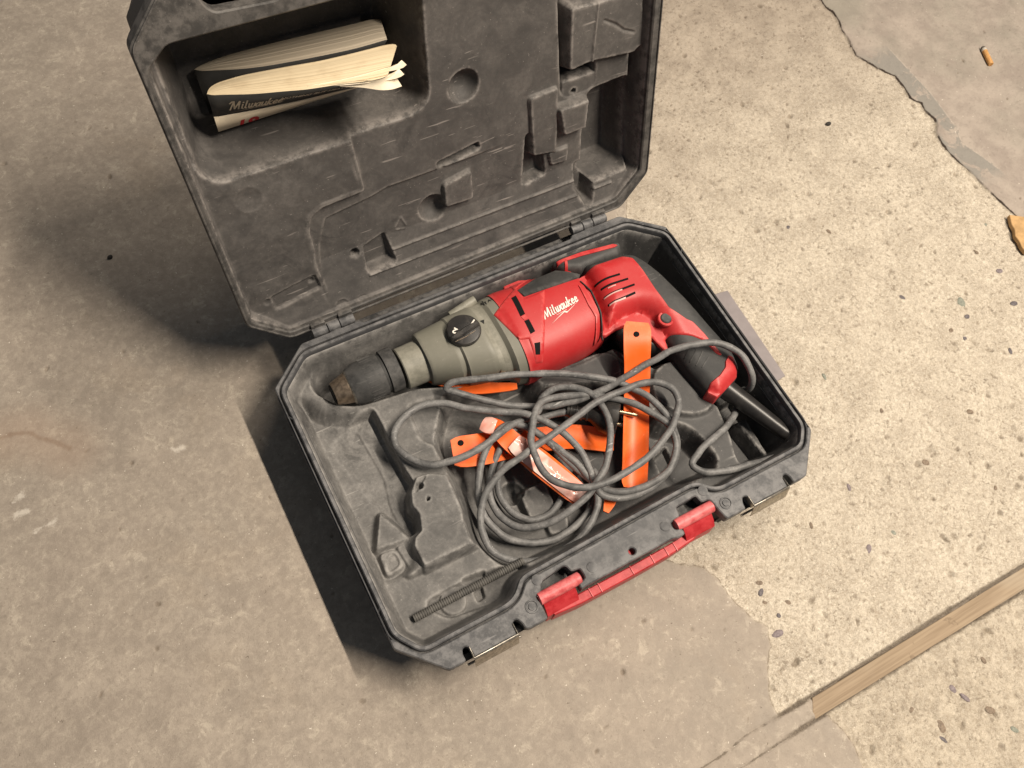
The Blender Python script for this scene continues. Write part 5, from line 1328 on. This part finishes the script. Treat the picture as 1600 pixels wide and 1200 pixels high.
# plug at the end of the cord
pl = [Vector(p) for p in [(0.0272, 0.0015, 0.043), (0.0372, -0.0062, 0.044), (0.0477, -0.0146, 0.044), (0.0581, -0.0242, 0.045), (0.0642, -0.0296, 0.045), (0.0727, -0.0361, 0.045)]]
d_ = (pl[3] - pl[0]).normalized()
link('plug_relief', tube(catmull(pl[:3], 0.003), 0.0060, 16), M['black'], cord)
for k in range(4):
    c = pl[0].lerp(pl[2], 0.15 + 0.22 * k)
    link('relief_rib', lathe([(-0.0012, 0.0064), (-0.0008, 0.0072), (0.0008, 0.0072), (0.0012, 0.0064)], c, tuple(d_), 18), M['black'], cord)
link('plug_body', lathe([(-0.020, 0.0070), (-0.014, 0.0090), (-0.004, 0.0165), (0.004, 0.0182), (0.0115, 0.0182), (0.0125, 0.0172), (0.0125, 0.0)], pl[3] + Vector((0.001, 0.002, 0)), tuple(d_), 32), M['black'], cord)
dn = Vector((-d_.y, d_.x, 0)).normalized()
for s in (-1, 1):
    c = pl[3] + d_ * 0.0125 + Vector((0.001, 0.002, 0)) + Vector((0, 0, 0.0065 * s + 0.003)) + dn * 0.004 * s
    link('plug_pin', lathe([(0, 0.0023), (0.009, 0.0023), (0.0091, 0.0024), (0.0175, 0.0022), (0.019, 0.0010)], c, tuple(d_), 16), M['brass'], cord)

# ================================================================== ORANGE STRAPS
def strap(name, path, widths, dish, t=0.0016, up=None, mat=None, hole=None):
    """bent strip following 3D points; widths per point; dish = depth of the hollow across"""
    P = catmull(path, 0.004)
    n = len(P)
    wi = np.interp(np.linspace(0, 1, n), np.linspace(0, 1, len(widths)), widths)
    di = np.interp(np.linspace(0, 1, n), np.linspace(0, 1, len(dish)), dish)
    K = 9
    V = []; F = []
    for layer in (0, 1):
        for i in range(n):
            tng = (P[min(n - 1, i + 1)] - P[max(0, i - 1)]).normalized()
            side = tng.cross(up if up is not None else Vector((0, 0, 1))).normalized()
            nn = side.cross(tng)
            e = min(i, n - 1 - i)
            wf = 1.0 if e > 1 else (0.80, 0.95)[e]
            for k in range(K):
                s = k / (K - 1) * 2 - 1
                V.append(tuple(P[i] + side * (s * wi[i] / 2 * wf) + nn * ((s * s - 1) * di[i] - layer * t)))
    def q(l, i, k): return l * n * K + i * K + k
    for i in range(n - 1):
        for k in range(K - 1):
            F.append([q(0, i, k), q(0, i, k + 1), q(0, i + 1, k + 1), q(0, i + 1, k)])
            F.append([q(1, i, k), q(1, i + 1, k), q(1, i + 1, k + 1), q(1, i, k + 1)])
        for k, fl_ in ((0, 0), (K - 1, 1)):
            f = [q(0, i, k), q(0, i + 1, k), q(1, i + 1, k), q(1, i, k)]
            F.append(f if not fl_ else f[::-1])
    for i, fl_ in ((0, 1), (n - 1, 0)):
        for k in range(K - 1):
            f = [q(0, i, k), q(1, i, k), q(1, i, k + 1), q(0, i, k + 1)]
            F.append(f if not fl_ else f[::-1])
    me = py_mesh('strap', V, F); recalc(me)
    return sharpen(me, 50)
G_STRAP = 'orange straps under the cord'
s1 = link('orange_strap', strap('s', [Vector(p) for p in [(0.1245, 0.0399, 0.094), (0.1156, 0.0247, 0.092), (0.1106, 0.0143, 0.086), (0.1048, -0.0011, 0.072), (0.0942, -0.0219, 0.06), (0.0789, -0.0494, 0.05), (0.0649, -0.074, 0.042), (0.0497, -0.0991, 0.034)]], [0.0285, 0.0285, 0.0275, 0.0265, 0.0265, 0.0268, 0.0265, 0.0265], [0, 0, 0.001, 0.004, 0.0045, 0.0045, 0.0045, 0.004]), M['orange'])
tag(s1, 'longest orange strap with a hole in its raised tab in front of the trigger', 'strap', G_STRAP)
s2 = link('orange_strap', strap('s', [Vector(p) for p in [(-0.0998, 0.0116, 0.047), (-0.0887, 0.0081, 0.046), (-0.0745, 0.0037, 0.045), (-0.0457, -0.0009, 0.037), (-0.0125, -0.0096, 0.032), (0.0254, -0.0239, 0.031), (0.0579, -0.0472, 0.033)]], [0.0330, 0.0340, 0.032, 0.0265, 0.0265, 0.0265, 0.024], [0, 0, 0.001, 0.004, 0.004, 0.004, 0.003]), M['orange'])
tag(s2, 'orange strap with a holed tab lying left under the loops of the cord', 'strap', G_STRAP)
s3 = link('orange_strap', strap('s', [Vector(p) for p in [(-0.0584, 0.0228, 0.05), (-0.0498, 0.0145, 0.052), (-0.042, -0.0053, 0.05), (-0.0313, -0.0265, 0.048), (-0.0196, -0.0522, 0.045), (-0.0098, -0.0745, 0.042), (-0.0021, -0.088, 0.038)]], [0.018, 0.020, 0.0235, 0.0265, 0.0265, 0.025, 0.022], [0.002, 0.002, -0.002, -0.003, -0.003, -0.002, 0]), M['orange'])
tag(s3, 'orange strap with a glossy reflection lying slanted under the middle of the cord', 'strap', G_STRAP)
s4 = link('orange_strap', strap('s', [Vector(p) for p in [(-0.087, 0.1008, 0.046), (-0.0733, 0.0898, 0.045), (-0.0608, 0.0778, 0.044), (-0.0452, 0.0651, 0.046), (-0.0249, 0.0542, 0.048), (-0.0077, 0.047, 0.049)]], [0.012, 0.016, 0.016, 0.015, 0.011, 0.008], [0, 0.001, 0.001, 0.001, 0.001, 0]), M['orange'])
tag(s4, 'orange strap mostly hidden below the grey gear housing of the drill', 'strap', G_STRAP)
s5 = link('orange_strap', strap('s', [Vector(p) for p in [(0.031, -0.0939, 0.033), (0.022, -0.099, 0.035), (0.0096, -0.1085, 0.038)]], [0.012, 0.012, 0.007], [0, 0, 0]), M['orange'])
tag(s5, 'small orange strap end poking out below the cord beside the handle panel', 'strap', G_STRAP)
for st, p, z in ((s1, [(0.1165, 0.0285)][0], 0.0930), (s2, [(-0.0878, 0.0171)][0], 0.0468)):
    link('hole', lathe([(0, 0.0030), (0.0006, 0.0030), (0.0007, 0.0)], (p[0], p[1], z), (0, 0, 1), 20), M['hole'], st)

sheen = Mat('painted_sheen')  # pale pink strip over the strap, lamp reflection put into its colour
sheen.color(sheen.mix(sheen.ramp(sheen.noise(38, 2, 0.5, dist=0.6), 0.34, 0.66), (0.74, 0.30, 0.23), (0.84, 0.60, 0.54)))
sheen.rough(0.16); sheen.bump(sheen.voro(75, 'DISTANCE_TO_EDGE'), 0.6, 0.003)
def sheen_on(path, w, par):
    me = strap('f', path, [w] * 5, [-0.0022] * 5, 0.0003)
    link('painted_sheen', me, sheen.m, par)
sheen_on([Vector(p) for p in [(-0.0409, -0.0069, 0.0525), (-0.0371, -0.0162, 0.052), (-0.0305, -0.0309, 0.0505), (-0.0203, -0.0528, 0.0475), (-0.0107, -0.0728, 0.0445), (-0.0035, -0.0856, 0.0415)]], 0.0215, s3)
sheen_on([Vector(p) for p in [(-0.0594, 0.0251, 0.051), (-0.0552, 0.0196, 0.0535), (-0.0506, 0.0148, 0.054)]], 0.0185, s3)

# ================================================================== DEPTH ROD
ra, rb = [Vector(p) for p in [(-0.2022, -0.1149, 0.04), (-0.0869, -0.1139, 0.04)]]
rdv = (rb - ra); Lr = rdv.length; rdv.normalize()
rod = empty('depth_rod', (ra.x, ra.y, 0.036), 'grey ribbed plastic depth rod lying in the groove at the front left of the case', 'depth rod')
prof = [(0, 0.0022), (0.0002, 0.0036)]
k = 0.0
while k < Lr - 0.001:
    prof += [(k + 0.0003, 0.0039), (k + 0.0010, 0.0039), (k + 0.0013, 0.0034), (k + 0.0019, 0.0034)]; k += 0.0022
prof += [(Lr, 0.0034)]
link('ribbed_tube', lathe(prof, ra, tuple(rdv), 16, True, 30), dusty('rod_plastic', (0.045, 0.044, 0.042), (0.17, 0.16, 0.145), 0.5, 0.6, 0.3, None, 0.2).m, rod)
link('bore', lathe([(-0.0003, 0.0030), (-0.0004, 0.0)], ra, tuple(rdv), 16), M['hole'], rod)

# ================================================================== MANUALS in the lid pocket
mp = Mat('page_edges')
gv = mp.n('ShaderNodeAttribute'); gv.attribute_name = 'sheet'
lines = mp.noise(1.0, 3, 0.7, vec=None)
nd = mp.n('ShaderNodeTexNoise', noise_dimensions='1D'); nd.inputs['Scale'].default_value = 36; nd.inputs['Detail'].default_value = 3
mp.nt.links.new(gv.outputs['Fac'], nd.inputs['W'])
pc = mp.mix(mp.ramp(nd.outputs['Fac'], 0.35, 0.65), (0.75, 0.61, 0.40), (0.83, 0.70, 0.485))
pc = mp.mix(mp.math('MULTIPLY', mp.ramp(mp.noise(45, 3), 0.45, 0.7), 0.35), pc, (0.50, 0.37, 0.22))
mp.color(pc); mp.rough(0.8)
mp2 = Mat('page_edges_grey')
gv = mp2.n('ShaderNodeAttribute'); gv.attribute_name = 'sheet'
nd = mp2.n('ShaderNodeTexNoise', noise_dimensions='1D'); nd.inputs['Scale'].default_value = 36; nd.inputs['Detail'].default_value = 3
mp2.nt.links.new(gv.outputs['Fac'], nd.inputs['W'])
mp2.color(mp2.mix(mp2.ramp(nd.outputs['Fac'], 0.35, 0.65), (0.58, 0.50, 0.385), (0.66, 0.575, 0.45))); mp2.rough(0.8)
black_cover = plain('cover_black', (0.030, 0.029, 0.027), 0.42, 0, 0.4, 0.2, 60, 0.05)
cream_cover = plain('cover_cream', (0.70, 0.60, 0.45), 0.55, 0, 0.4, 0.08, 60, 0.03)
cover_red = plain('cover_red', (0.45, 0.02, 0.025), 0.5, 0, 0.4, 0.1, 60, 0)
paper = plain('paper', (0.74, 0.65, 0.50), 0.75, 0, 0.3, 0.08, 90, 0.05)

def res_curve(pts, n):
    P = catmull([Vector((a, b, 0)) for a, b in pts], 0.002)
    s = [0]
    for a, b in zip(P[:-1], P[1:]): s.append(s[-1] + (b - a).length)
    t = np.linspace(0, s[-1], n)
    return np.stack([np.interp(t, s, [p.x for p in P]), np.interp(t, s, [p.y for p in P])], -1)
def booklet(lower, upper, v0, v1, deep, parent, page_mat, ns=60, nt=26):
    """leaf-shaped block of folded pages between two outlines in (u, depth); front cover on the lower one"""
    A = res_curve(lower, ns); Bc = res_curve(upper, ns)
    V = []; W = []
    for j in range(nt):
        f = j / (nt - 1)
        jag = (rng.random() - 0.5) * 0.0005
        for i in range(ns):
            p = A[i] * (1 - f) + Bc[i] * f
            V.append((p[0], v1 + jag * min(1, i / 8), p[1])); W.append(f)
    F = []
    for j in range(nt - 1):
        for i in range(ns - 1):
            F.append([j * ns + i, j * ns + i + 1, (j + 1) * ns + i + 1, (j + 1) * ns + i])
    # fore edge
    b = len(V)
    for k in range(2):
        for j in range(nt):
            f = j / (nt - 1); p = A[-1] * (1 - f) + Bc[-1] * f
            V.append((p[0] + (rng.random() - 0.5) * 0.001 * k, v1 - 0.0002 if k == 0 else v0, p[1] if k == 0 else deep + 0.020 * f)); W.append(f)
    for j in range(nt - 1):
        F.append([b + j, b + j + 1, b + nt + j + 1, b + nt + j])
    me = py_mesh('pages', V, F, False)
    at = me.attributes.new('sheet', 'FLOAT', 'POINT'); at.data.foreach_set('value', np.array(W, dtype=np.float32))
    map_mesh(me, lid_map); recalc(me)
    link('pages', me, page_mat, parent)
    return A, Bc
def cover_strip(name, A, va, vb, v0, v1, lean, out, mat, parent, i0=0, i1=None):
    A = A[i0:i1]
    n = len(A); V = []; F = []
    for layer in (0, 1):
        for v in (va, vb):
            for p in A: V.append((p[0], v, p[1] + (lean - p[1]) * max(0.0, (v1 - v) / (v1 - v0)) - out - layer * 0.0003))
    def q(l, r, i): return l * 2 * n + r * n + i
    for i in range(n - 1):
        F.append([q(1, 0, i), q(1, 0, i + 1), q(1, 1, i + 1), q(1, 1, i)])
        F.append([q(0, 0, i), q(0, 1, i), q(0, 1, i + 1), q(0, 0, i + 1)])
        F.append([q(0, 1, i), q(1, 1, i), q(1, 1, i + 1), q(0, 1, i + 1)])
        F.append([q(0, 0, i), q(0, 0, i + 1), q(1, 0, i + 1), q(1, 0, i)])
    me = py_mesh(name, V, F, True); map_mesh(me, lid_map)
    return link(name, me, mat, parent)

VT = 0.247
front_low = [(-0.1873, 0.0365), (-0.1838, 0.032), (-0.178, 0.0287), (-0.1668, 0.0219), (-0.1533, 0.0142), (-0.1348, 0.006), (-0.1162, -0.0023), (-0.1016, -0.0068), (-0.087, -0.0113), (-0.0703, -0.0178), (-0.0584, -0.0198), (-0.0534, -0.0185)]
front_up = [(-0.1873, 0.0365), (-0.1825, 0.0448), (-0.1751, 0.0486), (-0.1643, 0.0491), (-0.1537, 0.0486), (-0.1177, 0.041), (-0.092, 0.0348), (-0.0705, 0.0317), (-0.0483, 0.0295), (-0.0359, 0.0283), (-0.0285, 0.0252), (-0.0284, 0.0212)]
back_low = [(-0.1864, 0.0806), (-0.1814, 0.0748), (-0.1697, 0.0682), (-0.1555, 0.0606), (-0.1385, 0.0536), (-0.1156, 0.0475), (-0.0894, 0.0419), (-0.0597, 0.0371), (-0.0309, 0.036)]
back_up = [(-0.1864, 0.0806), (-0.1806, 0.0841), (-0.17, 0.087), (-0.1529, 0.0888), (-0.1196, 0.0871), (-0.086, 0.0838), (-0.0519, 0.0798), (-0.0254, 0.0765), (-0.0218, 0.0719)]
bk1 = empty('manual', tuple(lid_point(-0.11, 0.202, 0.03)), 'front folded manual with a black and cream cover, sticking out of the lid pocket', 'manual', 'manuals in the lid pocket')
A1, B1 = booklet(front_low, front_up, 0.203, VT, 0.0545, bk1, mp.m)
c1 = cover_strip('front_cover', A1, 0.2215, VT + 0.0003, 0.203, VT, 0.0545, 0.0002, black_cover, bk1)
c2 = cover_strip('cover_band', A1, 0.2032, 0.2215, 0.203, VT, 0.0545, 0.0002, cream_cover, bk1)
bk2 = empty('manual', tuple(lid_point(-0.11, 0.202, 0.07)), 'rear user manual with greyer page edges, behind the other manual in the lid pocket', 'manual', 'manuals in the lid pocket')
A2, B2 = booklet(back_low, back_up, 0.203, VT, 0.086, bk2, mp2.m)
cover_strip('front_cover', A2, 0.2032, VT + 0.0003, 0.203, VT, 0.086, 0.0002, black_cover, bk2)

# print on the front cover
def cover_map(polys, A, out, lean=0.0545, v0=0.203, v1=VT):
    """2D polys in (arc length, v) -> lid space on the cover"""
    s = np.concatenate([[0], np.cumsum(np.hypot(np.diff(A[:, 0]), np.diff(A[:, 1])))])
    V = []; F = []
    for p in polys:
        b = len(V)
        for a, v in p:
            V.append((np.interp(a, s, A[:, 0]), v, np.interp(a, s, A[:, 1]) + (lean - np.interp(a, s, A[:, 1])) * (v1 - v) / (v1 - v0) - out))
        F.append(list(range(b, b + len(p))))
    me = py_mesh('print', V, F); map_mesh(me, lid_map)
    return me
polys, w0 = script_polys('Milwaukee', 1.0)
sc = 0.046 / w0
polys, w0 = script_polys('Milwaukee', sc)
polys += [[(0.0, -0.55 * sc), (0.40 * w0, -0.25 * sc), (0.62 * w0, -0.25 * sc), (0.40 * w0, -0.05 * sc), (0.98 * w0, -0.05 * sc), (0.45 * w0, -0.12 * sc), (0.60 * w0, -0.34 * sc), (0.36 * w0, -0.34 * sc)][:3] + [(0.36 * w0, -0.34 * sc)],
          [(0.40 * w0, -0.10 * sc), (0.62 * w0, -0.30 * sc), (0.99 * w0, 0.0 * sc), (0.60 * w0, -0.20 * sc)]]
polys = [[(a + 0.017, b + 0.2275) for a, b in p] for p in polys]
link('brand_print', cover_map(polys, A1, 0.0009), plain('cover_print', (0.52, 0.45, 0.34), 0.6), c1)
tm = text_mesh('NOTHING BUT HEAVY DUTY', 0.0056, 0.0, 0.25, 0.0001)
pol = [[(tm.vertices[i].co.x + 0.098, tm.vertices[i].co.y + 0.2340) for i in f.vertices] for f in tm.polygons]
link('slogan_print', cover_map(pol, A1, 0.0009), plain('slogan_print', (0.60, 0.54, 0.43), 0.6), c1)
tm = text_mesh('18', 0.022, 0.0, 0.1, 0.0008)
pol = [[(tm.vertices[i].co.x + 0.031, max(0.2035, tm.vertices[i].co.y + 0.2010)) for i in f.vertices] for f in tm.polygons]
link('number_print', cover_map(pol, A1, 0.0009), cover_red, c2)
# loose sheets curling out at the right end
def sheet(pts_top, drop, thick=0.0003):
    P = res_curve(pts_top, 16); V = []; F = []
    for r in range(4):
        f = r / 3
        for i, p in enumerate(P):
            g = i / 15
            V.append((p[0] + 0.002 * f * g, VT + 0.001 - drop * f * (0.3 + 0.7 * g), p[1] - 0.006 * f * f * g + 0.004 * math.sin(f * 3) * g * 0.5))
    n = 16
    for r in range(3):
        for i in range(n - 1):
            F.append([r * n + i, r * n + i + 1, (r + 1) * n + i + 1, (r + 1) * n + i])
    me = py_mesh('loose_sheet', V, F, True); map_mesh(me, lid_map)
    return me
for pts, dr in (([(-0.1146, 0.0014), (-0.0894, -0.0038), (-0.0656, -0.0066), (-0.048, -0.0076), (-0.0415, -0.0083), (-0.0351, -0.0041)], 0.002), ([(-0.1059, -0.0043), (-0.0842, -0.0118), (-0.0642, -0.0169), (-0.051, -0.0187), (-0.0447, -0.017), (-0.0422, -0.0151)], 0.003), ([(-0.0915, -0.0093), (-0.077, -0.0143), (-0.0636, -0.022), (-0.056, -0.0224), (-0.0472, -0.0189)], 0.010)):
    o = link('loose_sheet', sheet(pts, dr), paper, bk1)
